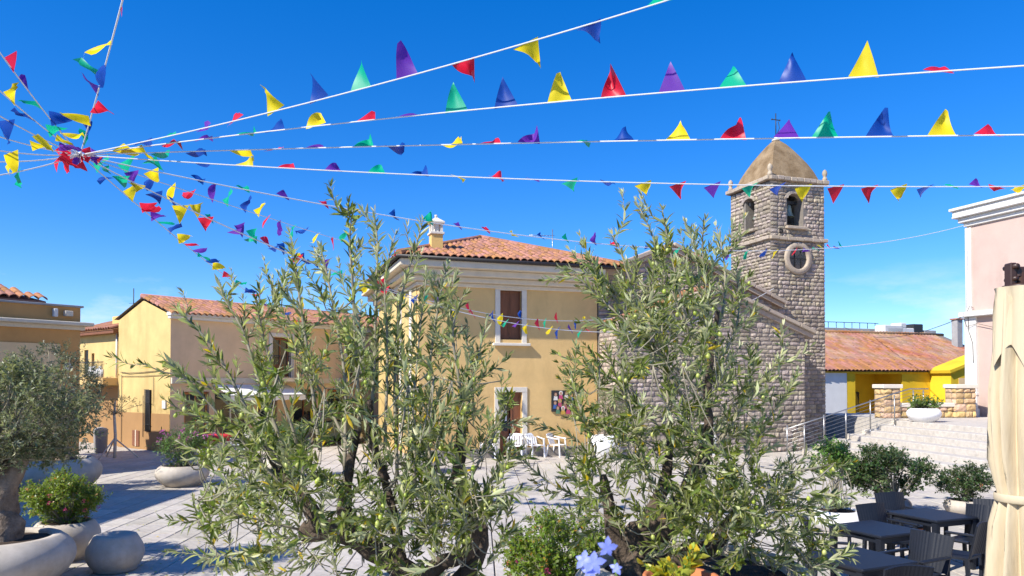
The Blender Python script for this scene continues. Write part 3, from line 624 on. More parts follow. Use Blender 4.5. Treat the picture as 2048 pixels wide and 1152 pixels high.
tile_roof(rfo, Vector((-.15, -.38, GE+.12-.38*sl)), Vector((1, 0, 0)), up, 66, 7, .23, .37, lambda u, t: True, M['tile'], 298, seed=8)
mb = MB(); mb.tube([(-.1, GW/2, GP+.16), (GL, GW/2, GP+.16)], .10, 8); mb.build('ridge_tiles', M['tile'], rfo, kind='stuff')
# gable details
mb = MB(); mb.box(-.05, .02, 1.42, 1.80, .72, 2.32); gw = mb.build('barred_window', M['dark'], gh)
mb = MB()
for i in range(5): mb.tube([(-.10, 1.44+i*.085, .72), (-.10, 1.44+i*.085, 2.34)], .012, 4)
for z in (1.0, 1.85): mb.tube([(-.10, 1.36, z), (-.10, 1.86, z)], .010, 4)
mb.build('window_bars', M['iron'], gw)
mb = MB(); mb.box(-.045, .02, 2.32, 2.86, 0.12, .72); mb.build('shutter_pair', M['wood'], gh)
mb = MB(); mb.bbox(-.05, 0, 2.56, 2.62, 0.1, .74, .005); mb.build('shutter_post', M['trim'], gh)
mb = MB(); mb.bbox(-.06, .0, .25, .50, 1.62, 1.92, .01); mb.build('meter_box', M['white'], gh)
mb = MB()
mb.tube([(-.04, 3.9, 3.02), (-.05, 3.2, 2.98), (-.04, 2.0, 3.0), (-.04, .6, 3.06), (-.04, .02, 3.2)], .014, 4); mb.tube([(-.04, 3.9, 2.86), (-.04, 2, 2.85), (-.04, .02, 2.9)], .011, 4); mb.tube([(-.04, 3.8, 2.9), (-.04, 3.8, .2)], .012, 4); mb.tube([(-.04, 1.2, 1.7), (-.04, 1.2, 2.8)], .01, 4); mb.tube([(-.04, 2.0, .5), (-.04, 2.0, 2.1)], .012, 4)
mb.build('wall_cables', M['cable'], gh)
# shop front: doors, windows, awning, balcony
def flat_door(parent, x0, x1, z0, z1, m, nm='shop_door', y=.12):
    mb = MB(); mb.box(x0, x0+.08, y, y+.07, z0, z1); mb.box(x1-.08, x1, y, y+.07, z0, z1); mb.box(x0+.08, x1-.08, y, y+.07, z1-.08, z1); mb.box(x0+.08, x1-.08, y, y+.07, z0, z0+.5); mb.box((x0+x1)/2-.03, (x0+x1)/2+.03, y, y+.07, z0+.5, z1-.08)
    d = mb.build(nm, m, parent); mb = MB(); mb.box(x0+.08, x1-.08, y+.03, y+.04, z0+.5, z1-.08); mb.build('pane', M['glass'], d); return d
flat_door(gh, .57, 1.53, .02, 2.23, M['wood_o']); flat_door(gh, 1.77, 3.28, .02, 2.28, M['frame']); flat_door(gh, 3.72, 4.58, .02, 2.28, M['wood']); flat_door(gh, 5.42, 6.58, .02, 2.28, M['wood']); flat_door(gh, 7.22, 8.18, .02, 2.28, M['wood_o'])
for x0, x1 in ((4.35, 5.25), (8.3, 9.2)):
    mb = MB(); window_frame(mb, x0-.16, x1+.16, 2.80, 4.68, .16, -.04, .05); mb.build('window_frame', M['white'], gh); flat_door(gh, x0+.02, x1-.02, 2.86, 4.48, M['wood'], 'balcony_door')
    bx0, bx1 = x0-.7, x1+.7
    mb = MB(); mb.bbox(bx0, bx1, -.85, -.101, 2.64, 2.80, .01); bal = mb.build('balcony', M['trim'], gh)
    for i in range(int((bx1-bx0)/.11)+1):
        mb = MB(); xx = bx0+.04+i*.11; mb.tube([(xx, -.81, 2.80), (xx, -.81, 3.68)], .009, 4); mb.build('baluster', M['iron'], bal)
    mb = MB(); mb.tube([(bx0+.03, -.1, 3.69), (bx0+.03, -.81, 3.69), (bx1-.03, -.81, 3.69), (bx1-.03, -.1, 3.69)], .018, 5); mb.build('handrail', M['iron'], bal)
aw = thing('cafe_awning', 'white sloping canvas awning over the shaded shop front', 'awning', GO, TB_)
mb = MB()
for i in range(8):
    x0 = 1.6+i*.42; v = [(x0, -.12, 2.52), (x0+.42, -.12, 2.52), (x0+.42, -1.45, 2.12), (x0, -1.45, 2.12), (x0, -1.46, 1.92), (x0+.21, -1.46, 1.88), (x0+.42, -1.46, 1.92)]
    mb.add(v, [(0, 3, 2, 1), (3, 4, 5, 6, 2)])
mb.build('canopy', M['canvas_w'], aw)
mb = MB(); mb.tube([(1.6, -.12, 2.5), (1.6, -1.45, 2.1), (4.96, -1.45, 2.1), (4.96, -.12, 2.5)], .02, 5); mb.build('awning_frame', M['steel'], aw)
# recessed balcony wing behind the gable
wg = thing('balcony_wing', 'low pale yellow wing with iron balcony tucked behind the gable', 'house', GO, TB_)
WX = .15
mb = MB(); wz = 4.62; wall_with_holes(mb, 0, 4.2, 0, wz, 0, [(.62, 1.02, 2.86, 4.02), (1.35, 1.62, 2.86, 3.86)], .25)
mb.xf(Matrix.Translation((WX, GW+4.2, 0)) @ Matrix.Rotation(R(-90), 4, 'Z')); mb.build('wall', M['cream'], wg)
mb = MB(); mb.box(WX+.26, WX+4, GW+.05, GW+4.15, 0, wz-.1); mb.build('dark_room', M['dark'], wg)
mb = MB(); mb.box(WX-.013, WX-.003, GW+.02, GW+4.18, 0, 2.45); mb.build('painted_dado', M['brown_plaster'], wg)
L2 = lambda x: GW+4.2-x
mb = MB(); mb.box(WX+.1, WX+.15, L2(1.62), L2(1.50), 2.86, 3.86); mb.build('open_door', M['wood_o'], wg)
mb = MB()
for i in range(5): mb.box(WX+.05, WX+.10, L2(1.0)+i*.076, L2(1.0)+.06+i*.076, 2.88, 4.0)
mb.build('shutter', M['iron'], wg)
mb = MB(); mb.bbox(WX-.75, WX-.015, GW+.02, L2(.15)-.6, 2.50, 2.80, .02); bal = mb.build('balcony', M['ochre'], wg)
for i in range(26):
    mb = MB(); yy = GW+.06+i*.13
    if yy > GW+3.3: break
    mb.tube([(WX-.72, yy, 2.80), (WX-.72, yy, 3.42)], .010, 4); mb.build('baluster', M['iron'], bal)
mb = MB(); mb.tube([(WX-.72, GW+.04, 3.43), (WX-.72, GW+3.3, 3.43)], .018, 5); mb.build('handrail', M['iron'], bal)
mb = MB(); r_ = random.Random(4)
for i in range(14):
    yy = GW+.3+i*.1; mb.tube([(WX-.62, yy, 2.81), (WX-.62+r_.uniform(-.05, .05), yy, 3.1+r_.uniform(0, .2))], [.05, .07], 6)
mb.build('laundry', M['canvas_w'], bal)
mb = MB(); mb.box(WX-.35, WX+.6, GW+.02, GW+4.3, wz, wz+.12); mb.build('eaves', M['wood'], wg)
mb = MB(); y0_, y1_ = GW+.03, GW+4.28; mb.add([(WX-.38, y0_, wz+.121), (WX+2.5, y0_, wz+.121), (WX+2.5, y1_, wz+.121), (WX-.38, y1_, wz+.121), (WX-.38, y0_, wz+.14), (WX+2.5, y0_, wz+1.0), (WX+2.5, y1_, wz+1.0), (WX-.38, y1_, wz+.14)], [(0, 1, 5, 4), (4, 5, 6, 7), (1, 2, 6, 5), (2, 3, 7, 6), (3, 0, 4, 7)]); mb.build('roof_deck', M['tile'], wg)
tile_roof(wg, Vector((WX-.4, GW+4.3, wz+.14)), Vector((0, -1, 0)), Vector((1, 0, .3)).normalized(), 18, 8, .23, .36, lambda u, t: True, M['tile'], 60, seed=9)
mb = MB(); mb.tube([(WX-.06, GW+.35, wz), (WX-.06, GW+.35, 2.8)], .04, 6); mb.build('downpipe', M['white'], wg)
mb = MB(); mb.box(WX+.3, WX+1.4, GW+.05, GW+1.6, wz+.1, wz+.78); mb.build('roof_parapet', M['far_y'], wg)
mb = MB(); px_ = GW+1.0; mb.tube([(WX+.9, px_, wz+.78), (WX+.9, px_, wz+2.0)], .02, 5); mb.tube([(WX+.9, px_-.5, wz+1.35), (WX+.9, px_+.4, wz+1.38)], .01, 4); mb.build('aerial', M['iron'], wg)

# ------------------------------------------------------------------ far left: flat topped brown-orange building
LO = Vector((-12.85, 22.0, 0)); TL = R(54)                              # local x = away along the front; x<0 comes towards the camera
lb = thing('corner_building', 'brown orange rendered building with flat cornice at the left edge', 'building', LO, TL)
mb = MB(); wall_with_holes(mb, -7, 0, 0, 4.15, 0, [(-3.4, -1.5, 2.05, 2.95)], .2); mb.add([(0, 0, 0), (0, 6, 0), (0, 6, 4.15), (0, 0, 4.15)], [(0, 1, 2, 3)]); mb.build('wall', M['brown_corner'], lb)
mb = MB(); wall_with_holes(mb, -6.4, -.55, 0.3, 3.72, -.03, [(-3.4, -1.5, 2.05, 2.95)], .03); mb.add([(-.55, -.03, .3), (-.55, 0, .3), (-.55, 0, 3.72), (-.55, -.03, 3.72)], [(0, 1, 2, 3)]); mb.build('render_panel', M['tan_panel'], lb)
mb = MB(); mb.box(-3.38, -1.52, .10, .16, 2.07, 2.93); wn = mb.build('wide_window', M['glass_b'], lb)
mb = MB(); window_frame(mb, -3.46, -1.44, 1.99, 3.01, .06, -.06, .1); mb.build('window_frame', M['iron'], lb)
mb = MB(); mb.bbox(-7.1, .10, -.10, 6.1, 4.15, 4.27, .01); mb.bbox(-7.2, .28, -.28, 6.2, 4.27, 4.38, .02); mb.build('cornice', M['trim'], lb)
mb = MB(); mb.box(-7, 0, 0, 6, 4.38, 4.82); mb.build('parapet', M['brown_corner'], lb); mb = MB(); mb.bbox(-7.05, .07, -.07, 6.05, 4.82, 4.88, .01); mb.build('parapet_cap', M['grey'], lb)
mb = MB(); mb.bbox(-.78, -.66, -.14, -.002, 4.50, 4.74, .02); mb.build('wall_lamp', M['white'], lb)
mb = MB(); mb.bbox(-.48, -.26, -.16, -.002, 4.54, 4.70, .015); mb.build('alarm_box', M['trim'], lb)
mb = MB(); mb.bbox(-.42, -.22, -.06, -.002, 2.96, 3.16, .01); mb.build('junction_box', M['white'], lb)
mb = MB(); mb.add([(-7, .3, 4.7), (-.75, .3, 4.7), (-.75, 6, 4.7), (-7, 6, 4.7), (-7, .36, 4.97), (-.8, .36, 4.97), (-2.5, 2.1, 5.59), (-7, 2.1, 5.59)], [(0, 1, 5, 4), (4, 5, 6, 7), (1, 2, 6, 5), (2, 3, 7, 6), (3, 0, 4, 7)]); mb.build('roof_deck', M['tile'], lb)
tile_roof(lb, Vector((-7, .35, 4.98)), Vector((1, 0, 0)), Vector((0, 1, .36)).normalized(), 28, 5, .25, .38, lambda u, t: u < 6.3-.9*t, M['tile'], 110, seed=10)
# house standing outside the frame on the left; its shade lies on the paving
sh = thing('plaza_house', 'ochre house past the left edge whose shadow crosses the paving', 'house', (-14.3, 12.75, 0))
mb = MB(); wall_with_holes(mb, -7, 0, 0, 7.2, -7, [(-5, -4, 1, 2.4), (-3, -2, 0, 2.4)], .2); mb.add([(0, -7, 0), (0, 0, 0), (0, 0, 7.2), (0, -7, 7.2)], [(0, 1, 2, 3)]); mb.add([(0, 0, 0), (-7, 0, 0), (-7, 0, 7.2), (0, 0, 7.2)], [(0, 1, 2, 3)]); mb.add([(-7, 0, 0), (-7, -7, 0), (-7, -7, 7.2), (-7, 0, 7.2)], [(0, 1, 2, 3)]); mb.build('wall', M['far_y'], sh)
mb = MB(); mb.box(-7.1, .1, -7.1, .1, 7.2, 7.4); mb.build('flat_roof', M['grey'], sh)

# ------------------------------------------------------------------ right: steps, upper terrace, walls
S0 = Vector((10.5, 26.3, 0)); TS = R(8); NST, RISE, TREAD = 7, 1.22/7, .58
st = obj('granite_stairs', None, None, S0, (0, 0, TS)); st['kind'] = 'structure'
for i in range(NST):
    x0 = i*TREAD; x1 = x0+TREAD if i < NST-1 else 24
    z1 = (i+1)*RISE; n = 10
    for j in range(n):
        y1 = .15-j*1.5; mb = MB(); mb.bbox(x0+.004, x0+TREAD+.03, y1-1.5+.004, y1-.004, z1-RISE-.02, z1-random.uniform(0, .006), .014)
        mb.build('step_block', M['step'], st)
ut = obj('upper_pavement', MB().box(NST*TREAD+.02, 40, -15, 6.5, -.04, NST*RISE-.006).mesh('upper_pavement', M['step']), None, S0, (0, 0, TS)); ut['kind'] = 'structure'
def sw(x, y, z=0): return Vector((S0.x+math.cos(TS)*x-math.sin(TS)*y, S0.y+math.sin(TS)*x+math.cos(TS)*y, z))
ml = thing('stair_cheek_wall', 'stepped granite kerb blocks under the steel stair railing', 'wall', S0, TS)
for i in range(NST):
    mb = MB(); mb.bbox(i*TREAD-.03, (i+1)*TREAD+.0, .16, .34, -.03, (i+1)*RISE+.05, .015); mb.build('kerb_block', M['frame'], ml)
# steel railing with tensioned cables
rl = thing('stair_railing', 'brushed steel railing with thin horizontal cables climbing the steps', 'railing', S0, TS)
posts = [(-.75, 0), (-.1, 0), (.65, 2*RISE), (1.5, 3*RISE), (2.45, 5*RISE), (3.4, 6*RISE), (4.15, 7*RISE), (4.55, 7*RISE)]; tops = []
for x, z in posts:
    mb = MB(); mb.tube([(x, .06, z), (x, .06, z+1.10)], .024, 8); mb.lathe([(.055, 0), (.055, .02), (.025, .03)], 10, c=(x, .06, z)); mb.build('post', M['steel'], rl); tops.append((x, z+.97))
def railz(x):
    return 1.12+max(x, -.9)*RISE/TREAD+.06
tp = [(-.85, .06, railz(-.85)), (.55, .06, railz(.55)), (1.5, .06, railz(1.5)), (2.45, .06, railz(2.45)), (3.4, .06, railz(3.4)), (4.0, .06, 7*RISE+1.15), (4.75, .06, 7*RISE+1.15)]
MB().tube(tp, .022, 8).build('handrail', M['steel'], rl)
for k in range(7):
    dz = .12+.135*k
    pts = [(p[0], .06, p[2]-dz) for p in tp if p[0] > -.9]; MB().tube(pts, .007, 4).build('cable', M['steel'], rl)
# honey stone garden wall with piers
gwall = thing('honey_stone_wall', 'low honey coloured stone wall with two capped piers on the upper terrace', 'wall', at(1768, 838, 28.6).xy.to_3d(), R(8))
zb = NST*RISE
def stonebox(parent, x0, x1, y0, y1, z0, z1, seed, cap=True):
    mb = MB(); mb.box(x0+.02, x1-.02, y0+.02, y1, z0-.05, z1); mb.build('wall_core', M['mortar'], parent)
    lay(stones(x0, x1, z0, z1, lambda x: 99, hr=(.2, .3), wr=(.25, .5), seed=seed), parent, HST, M['sandstone'], FRONT(y0+.02), prom=.05)
    lay(stones(0, y1-y0, z0, z1, lambda x: 99, hr=(.2, .3), wr=(.25, .5), seed=seed+1), parent, HST, M['sandstone'], lambda cx, cz: Matrix.Translation((x0+.02, y1-cx, cz)) @ Matrix.Rotation(R(-90), 4, 'Z'), prom=.05)
    if cap: mb = MB(); mb.bbox(x0-.06, x1+.06, y0-.06, y1+.05, z1, z1+.16, .02); mb.build('cap_stone', M['frame'], parent)
stonebox(gwall, 0, .72, 0, .6, zb, zb+1.15, 31); stonebox(gwall, .74, 3.05, .12, .5, zb, zb+.42, 33); stonebox(gwall, 3.07, 3.95, 0, .6, zb, zb+1.15, 35)
# pink building at the right
PO = at(1938, 830, 30.6); PO.z = 0
pk = thing('pink_building', 'tall pale pink building with white pilaster and deep stepped cornice', 'building', PO, TH)
zb = NST*RISE-.03
mb = MB(); mb.box(0, 9, -20, 0, zb, 9.05); mb.build('wall', M['pink'], pk)
mb = MB(); mb.bbox(-.10, .32, -.42, .10, zb, 5.30, .015); mb.bbox(-.16, .36, -.48, .14, zb, zb+.35, .015); mb.bbox(-.13, .34, -.45, .12, zb+.9, zb+1.0, .01); mb.build('pilaster', M['white'], pk)
mb = MB(); mb.bbox(-.06, .1, -.2, .06, 5.5, 9.0, .01); mb.build('corner_strip', M['white'], pk)
mb = MB(); mb.bbox(-.30, .4, -14, .20, 5.30, 5.50, .02); mb.build('ledge', M['white'], pk)
mb = MB()
for z0, z1, o in ((9.05, 9.22, .10), (9.22, 9.42, .25), (9.42, 9.50, .42), (9.50, 9.72, .40), (9.72, 9.84, .50)):
    mb.bbox(-o, 9, -20, o*.9, z0+.002, z1, .02)
mb.build('cornice', M['white'], pk)
mb = MB(); mb.tube([(-.12, -.1, 5.28), (-.14, -.15, 4.7), (-.12, -.3, 4.2), (-.12, -.32, 3.4)], .012, 4); mb.tube([(-.12, -.05, 5.5), (-.14, -.2, 5.75), (-.05, -.3, 5.65)], .012, 4); mb.tube([(-.1, .1, 5.25), (-.2, -.1, 4.9), (-.12, -.5, 5.0), (-.1, -1.2, 4.8)], .012, 4); mb.build('cables', M['cable'], pk)

# ------------------------------------------------------------------ yellow annex behind the steps
AO = at(1600, 800, 41.0); AO.z = 0
an = thing('yellow_annex', 'low bright yellow and white building with a broad weathered tile roof', 'house', AO, TH); an.scale = (1.17, 1.17, 1.04)
mb = MB(); wall_with_holes(mb, 2.8, 13.5, 0, 3.12, 0, [(3.3, 6.25, 0, 2.98)], 1.7); mb.build('yellow_wall', M['annex_y'], an)
mb = MB(); mb.box(-1, 2.8, .012, .3, 0, 3.12); mb.build('white_wall', M['whitewash'], an)
mb = MB(); mb.box(3.25, 6.3, 1.70, 1.8, 0, 3.05); mb.build('porch_back_wall', M['annex_y'], an)
mb = MB(); mb.box(4.4, 5.1, 1.62, 1.69, 0, 1.95); mb.build('dark_door', M['glass'], an)
mb = MB(); mb.prism([(8.1, 0), (13.6, 0), (13.6, 4.5), (12.0, 4.5), (8.1, 3.1)], -1.2, .0); mb.build('wing_wall', M['annex_y'], an)
mb = MB(); mb.prism([(7.95, 3.02), (12.0, 4.46), (12.0, 4.62), (7.9, 3.18)], -1.32, .1); mb.build('wing_verge', M['annex_y'], an)
mb = MB(); mb.box(8.6, 12.2, -1.215, -1.203, 1.0, 2.75); mb.build('recess_panel', M['tan_panel'], an)
mb = MB(); mb.lathe([(.001, -.05), (.52, -.05), (.60, -.10), (.62, 0)], 24); mb.xf(Matrix.Translation((9.6, -1.22, 2.05)) @ Matrix.Rotation(R(90), 4, 'X')); vn = mb.build('round_vent', M['iron'], an)
mb = MB()
for i in range(6): a = math.pi*i/6; mb.tube([(9.6-.5*math.cos(a), -1.33, 2.05-.5*math.sin(a)), (9.6+.5*math.cos(a), -1.33, 2.05+.5*math.sin(a))], .015, 4)
mb.build('grille', M['grey'], vn)
mb = MB(); mb.bbox(-1.5, 13.5, -.06, .0, 3.03, 3.115, .01); mb.build('eaves', M['annex_y'], an)
aE = Vector((-3, -.17, 3.10)); asl = .47; aup = Vector((0, 1, asl)).normalized()
mb = MB(); mb.add([(-3, -.12, 3.10), (15, -.12, 3.10), (15, 5.2, 3.06+5.6*asl), (2.5, 5.2, 3.06+5.6*asl), (15, 10.4, 3.1), (-3, 10.4, 3.1)], [(0, 1, 2, 3), (3, 2, 4, 5), (0, 3, 5)]); arf = mb.build('roof', M['mortar'], an)
tile_roof(arf, aE, Vector((1, 0, 0)), aup, 74, 17, .235, .37, lambda u, t: u > 5.5*t/6.2-.1, M['tile_old'], 296, seed=14, lift=.03)
mb = MB(); mb.tube([(2.5, 5.2, 5.74), (15, 5.2, 5.74)], .11, 8); mb.tube([(-3, -.12, 3.16), (2.5, 5.2, 5.74)], .10, 8); mb.build('ridge_tiles', M['tile_old'], arf, kind='stuff')
# buildings and clutter behind the annex
fb = thing('far_yellow_house', 'flat roofed pale yellow house with dark parapet behind the annex roof', 'house', at(1640, 700, 60).xy.to_3d(), TH); fb.scale = (1.3, 1.3, 1.15)
mb = MB(); mb.box(0, 6, 0, 6, 0, 5.75); mb.box(3.0, 9, 1, 6, 0, 5.5); mb.build('wall', M['far_y'], fb); mb = MB(); mb.bbox(-.2, 4.6, -.2, 6.2, 5.75, 6.15, .02); mb.build('parapet', M['grey'], fb)
mb = MB()
for i in range(8): mb.tube([(-.1+i*.62, -.15, 6.15), (-.1+i*.62, -.15, 6.55)], .02, 4)
mb.tube([(-.2, -.15, 6.55), (4.5, -.15, 6.55)], .03, 4); mb.build('roof_rail', M['iron'], fb)
cl = thing('rooftop_plant', 'white air conditioning boxes and tank on a roof behind the annex', 'air conditioner', at(1770, 668, 60), TH); cl.scale = (1.2, 1.2, 1.2)
for (x0, x1, z0, z1, m_) in ((0, 1.6, -.6, .62, 'white'), (.25, 2.6, .0, .45, 'white'), (2.5, 3.4, -.3, .75, 'iron'), (3.5, 4.6, -.3, .35, 'grey'), (1.4, 1.9, .45, .8, 'white')):
    mb = MB(); mb.bbox(x0, x1, 0, .9, z0, z1, .04); mb.build('unit_box', M[m_], cl)
mb = MB(); mb.box(-.5, 6, -.2, 1.4, -4, -.3); mb.build('roof_deck', M['grey'], cl)
pc = thing('roof_chimney', 'small pale chimney stack on the annex roof ridge', 'chimney', at(1914, 655, 50), TH); pc.scale = (1.15, 1.15, 1.15)
mb = MB(); mb.box(-.2, .2, -.2, .2, -1.2, .45); mb.build('stack', M['grey'], pc); mb = MB(); mb.bbox(-.27, .27, -.27, .27, .45, .53, .01); mb.build('cap', M['tile'], pc)
ov = thing('overhead_cable', 'thin black service cable sagging from the pink building over the annex roof', 'cable', (0, 0, 0))
A, B = at(1938, 628, 31), at(1690, 655, 60); mb = MB(); mb.tube([A.lerp(B, t/10)-Vector((0, 0, .9*4*t/10*(1-t/10))) for t in range(11)], .016, 4); mb.build('wire', M['cable'], ov)

# ------------------------------------------------------------------ leaves and plants
def leaf_template(wd=.20, droop=.12, fold=.05):
    st = [(.0, .02), (.28, .85), (.62, 1.0), (1.0, .03)]; v = []; f = []
    for t, w_ in st:
        z = -droop*t*t; v += [(-wd/2*w_, t, z+fold*w_), (0, t, z), (wd/2*w_, t, z+fold*w_)]
    for i in range(3):
        a = i*3; f += [(a, a+1, a+4, a+3), (a+1, a+2, a+5, a+4)]
    return np.array(v), np.array(f)
LT = leaf_template(); LW = leaf_template(.5, .15, .08); LL = leaf_template(.16, .2, .03)
def simple_leaf(wd=.5):
    return np.array([(0, 0, 0), (wd/2, .45, .07), (0, 1, -.08), (-wd/2, .45, .07)]), np.array([(0, 1, 2, 3)])
LS = simple_leaf(.42); LB = simple_leaf(.62)
def nrm(a): return a/np.maximum(np.linalg.norm(a, axis=1, keepdims=True), 1e-9)
def leaves_mesh(name, P, D, N, L, tmpl, m):
    V, Fc = tmpl; P = np.asarray(P); D = nrm(np.asarray(D)); N = np.asarray(N); N = nrm(N-D*np.sum(N*D, axis=1, keepdims=True)); X = np.cross(D, N); L = np.asarray(L)[:, None, None]
    W = (V[None, :, 0:1]*X[:, None, :]+V[None, :, 1:2]*D[:, None, :]+V[None, :, 2:3]*N[:, None, :])*L+P[:, None, :]
    n, k = len(P), len(V); vs = W.reshape(-1, 3); fs = (Fc[None]+(np.arange(n)*k)[:, None, None]).reshape(-1, Fc.shape[1])
    me = bpy.data.meshes.new(name); me.vertices.add(len(vs)); me.vertices.foreach_set('co', vs.ravel().astype(np.float32))
    q = Fc.shape[1]; me.loops.add(fs.size); me.loops.foreach_set('vertex_index', fs.ravel().astype(np.int32)); me.polygons.add(len(fs)); me.polygons.foreach_set('loop_start', (np.arange(len(fs))*q).astype(np.int32))
    me.update(calc_edges=True); me.materials.append(m); me.polygons.foreach_set('use_smooth', np.ones(len(fs), bool)); me.update(); return me
def leaf_matrix(p, d, n, L):
    d = Vector(d).normalized(); n = Vector(n); n = (n-d*n.dot(d)).normalized(); x = d.cross(n)
    return Matrix.Translation(p) @ Matrix((x, d, n)).transposed().to_4x4() @ Matrix.Diagonal((L, L, L, 1))
def smooth_path(pts, n):
    P = [Vector(p) for p in pts]; out = []
    if len(P) == 2: P = [P[0], P[0].lerp(P[1], .5), P[1]]
    Q = [P[0]*2-P[1]]+P+[P[-1]*2-P[-2]]; seg = len(P)-1
    for i in range(n+1):
        t = i/n*seg; k = min(int(t), seg-1); u = t-k; a, b, c, d = Q[k:k+4]
        out.append(.5*((2*b)+(c-a)*u+(2*a-5*b+4*c-d)*u*u+(3*b-a-3*c+d)*u**3))
    return out
class Tree:
    def __init__(s, r, L=(.040, .068), gap=.0125): s.r = r; s.P = []; s.D = []; s.N = []; s.L = []; s.fr = []; s.L0 = L; s.gap = gap; s.wood = MB()
    def leaf(s, p, d, n, L): s.P.append(tuple(p)); s.D.append(tuple(d)); s.N.append(tuple(n)); s.L.append(L)
    def shoot(s, pts, r0, r1, start=.15, dens=1.0, twig=0.0, fruit=0.0, seg=None, lean=1.0):
        r = s.r; ln = sum((Vector(b)-Vector(a)).length for a, b in zip(pts, pts[1:])); n = seg or max(4, int(ln/.045)); pth = smooth_path(pts, n)
        s.wood.tube(pth, [r0+(r1-r0)*i/n for i in range(n+1)], 5 if r0 > .004 else 4); acc = 0; side = r.uniform(0, 6.28)
        for i in range(1, n+1):
            a, b = pth[i-1], pth[i]; T = b-a; l = T.length
            if l < 1e-6: continue
            T = T/l; U = T.orthogonal().normalized(); Wv = T.cross(U); t = i/n
            if t < start: continue
            acc += l
            while acc > s.gap/dens:
                acc -= s.gap/dens; side += math.pi/2+r.uniform(-.4, .4); p = a.lerp(b, r.random()); sz = r.uniform(*s.L0)*(.55 if t > .96 else 1)*(1 if r.random() > .15 else .6)
                for k in (0, 1):
                    if r.random() < .1: continue
                    an = side+k*math.pi+r.uniform(-.35, .35); sv = U*math.cos(an)+Wv*math.sin(an); le = lean+r.uniform(-.35, .25)
                    d = (T*le+sv*r.uniform(.45, .85)+Vector((r.uniform(-.15, .15), r.uniform(-.15, .15), r.uniform(-.22, .12)))).normalized(); nn = T*1.0-sv*.3+Vector((r.gauss(0, .5), r.gauss(0, .5), r.gauss(.25, .45)))
                    s.leaf(p, d, nn, sz)
                if r.random() < fruit: s.fr.append((p+Vector((r.uniform(-.012, .012), r.uniform(-.012, .012), -.022)), r.uniform(.7, 1.05)))
                if twig and t > start and r.random() < twig:
                    an = r.uniform(0, 6.28); sv = U*math.cos(an)+Wv*math.sin(an); tl = r.uniform(.07, .2); q = p+(T*.6+sv*.8)*tl*.5; e = q+(T*.9+sv*.35+Vector((0, 0, .15)))*tl*.6
                    s.shoot([p, q, e], .0022, .0010, .1, dens*.9, 0, fruit, 5)
            if t >= 1-1e-6:
                for k in range(4): s.leaf(b, (T+Vector((r.uniform(-.4, .4), r.uniform(-.4, .4), r.uniform(-.3, .4)))).normalized(), U, r.uniform(*s.L0)*.6)
    def fill(s, n, sample, fruit=.05, lens=(.11, .24), reach=.55):
        r = s.r; vs = s.wood.v; kd = KDTree(len(vs))
        for i, v in enumerate(vs): kd.insert(v, i)
        kd.balance()
        for _ in range(n):
            c = sample(); q, i, dist = kd.find(c); tl = r.uniform(*lens); out_ = (c-q); out_ = out_/max(out_.length, .02)
            up = (out_*r.uniform(.2, .9)+Vector((r.gauss(0, .4), r.gauss(0, .4), r.uniform(-.2, 1.4)))).normalized(); e = c+up*tl
            if e.z > 2.6+(765-440)/F*e.y: continue
            if dist < reach: s.wood.tube(smooth_path([q, q.lerp(c, .5)+Vector((0, 0, -.02)), c], 4), [.003, .0028, .0026, .0022, .002], 4)
            s.shoot([c, c.lerp(e, .5)+Vector((r.gauss(0, .01), r.gauss(0, .01), r.uniform(-.01, .02))), e], .0022, .0009, .02, 1, 0, fruit, 6)
def poly_sampler(r, poly, d0, d1, bias=None):
    xs = [p[0] for p in poly]; ys = [p[1] for p in poly]
    def inside(x, y):
        c = False; j = len(poly)-1
        for i in range(len(poly)):
            a, b = poly[i], poly[j]
            if (a[1] > y) != (b[1] > y) and x < (b[0]-a[0])*(y-a[1])/(b[1]-a[1])+a[0]: c = not c
            j = i
        return c
    def f():
        while True:
            x, y = r.uniform(min(xs), max(xs)), r.uniform(min(ys), max(ys))
            if inside(x, y) and (bias is None or r.random() < bias(x, y)): return at(x, y, r.uniform(d0, d1))
    return f
OLM = MB(); bm_ = bmesh.new(); bmesh.ops.create_uvsphere(bm_, u_segments=8, v_segments=6, radius=.5)
for q_ in bm_.verts: q_.co = Vector((q_.co.x*.0185, q_.co.y*.0185, q_.co.z*.0235))
OLM.bm(bm_, smooth=True); OLM.tube([(0, 0, .011), (.002, 0, .028)], .0011, 4); olive_me = OLM.mesh('olive', M['olive_fruit'])
def one_leaf_mesh(m, tmpl=LT):
    return leaves_mesh('leaf', [(0, 0, 0)], [(0, 1, 0)], [(0, 0, 1)], [1.0], tmpl, m)
leaf_me = one_leaf_mesh(M['olive_leaf'])
def finish_tree(root, T, trunk_mb, n_leaf=240, n_fruit=150, base=Vector((0, 0, 0))):
    off = -root.location
    trunk_mb.v = [tuple(Vector(p)+off) for p in trunk_mb.v]; trunk_mb.build('trunk', M['bark_d'], root)
    T.wood.v = [tuple(Vector(p)+off) for p in T.wood.v]; T.wood.build('branches', M['twig'], root, kind='stuff')
    P = np.array(T.P)+np.array(off); order = np.argsort(P[:, 1]-np.array(T.L)*6); pick = set(order[:n_leaf].tolist()); keep = np.array([i for i in range(len(P)) if i not in pick])
    D, N, L = np.array(T.D), np.array(T.N), np.array(T.L)
    obj('crown', leaves_mesh('crown', P[keep], D[keep], N[keep], L[keep], LT, M['olive_leaf']), root, kind='stuff')
    for i in pick:
        o = obj('leaf', leaf_me, root); o.matrix_local = leaf_matrix(P[i], D[i], N[i], float(L[i]))
    T.fr.sort(key=lambda q: q[0].y)
    for p, sc in T.fr[:n_fruit]:
        o = obj('olive', olive_me, root, Vector(p)+off, (random.uniform(-.3, .3), random.uniform(-.3, .3), 0)); o.scale = (sc, sc, sc)
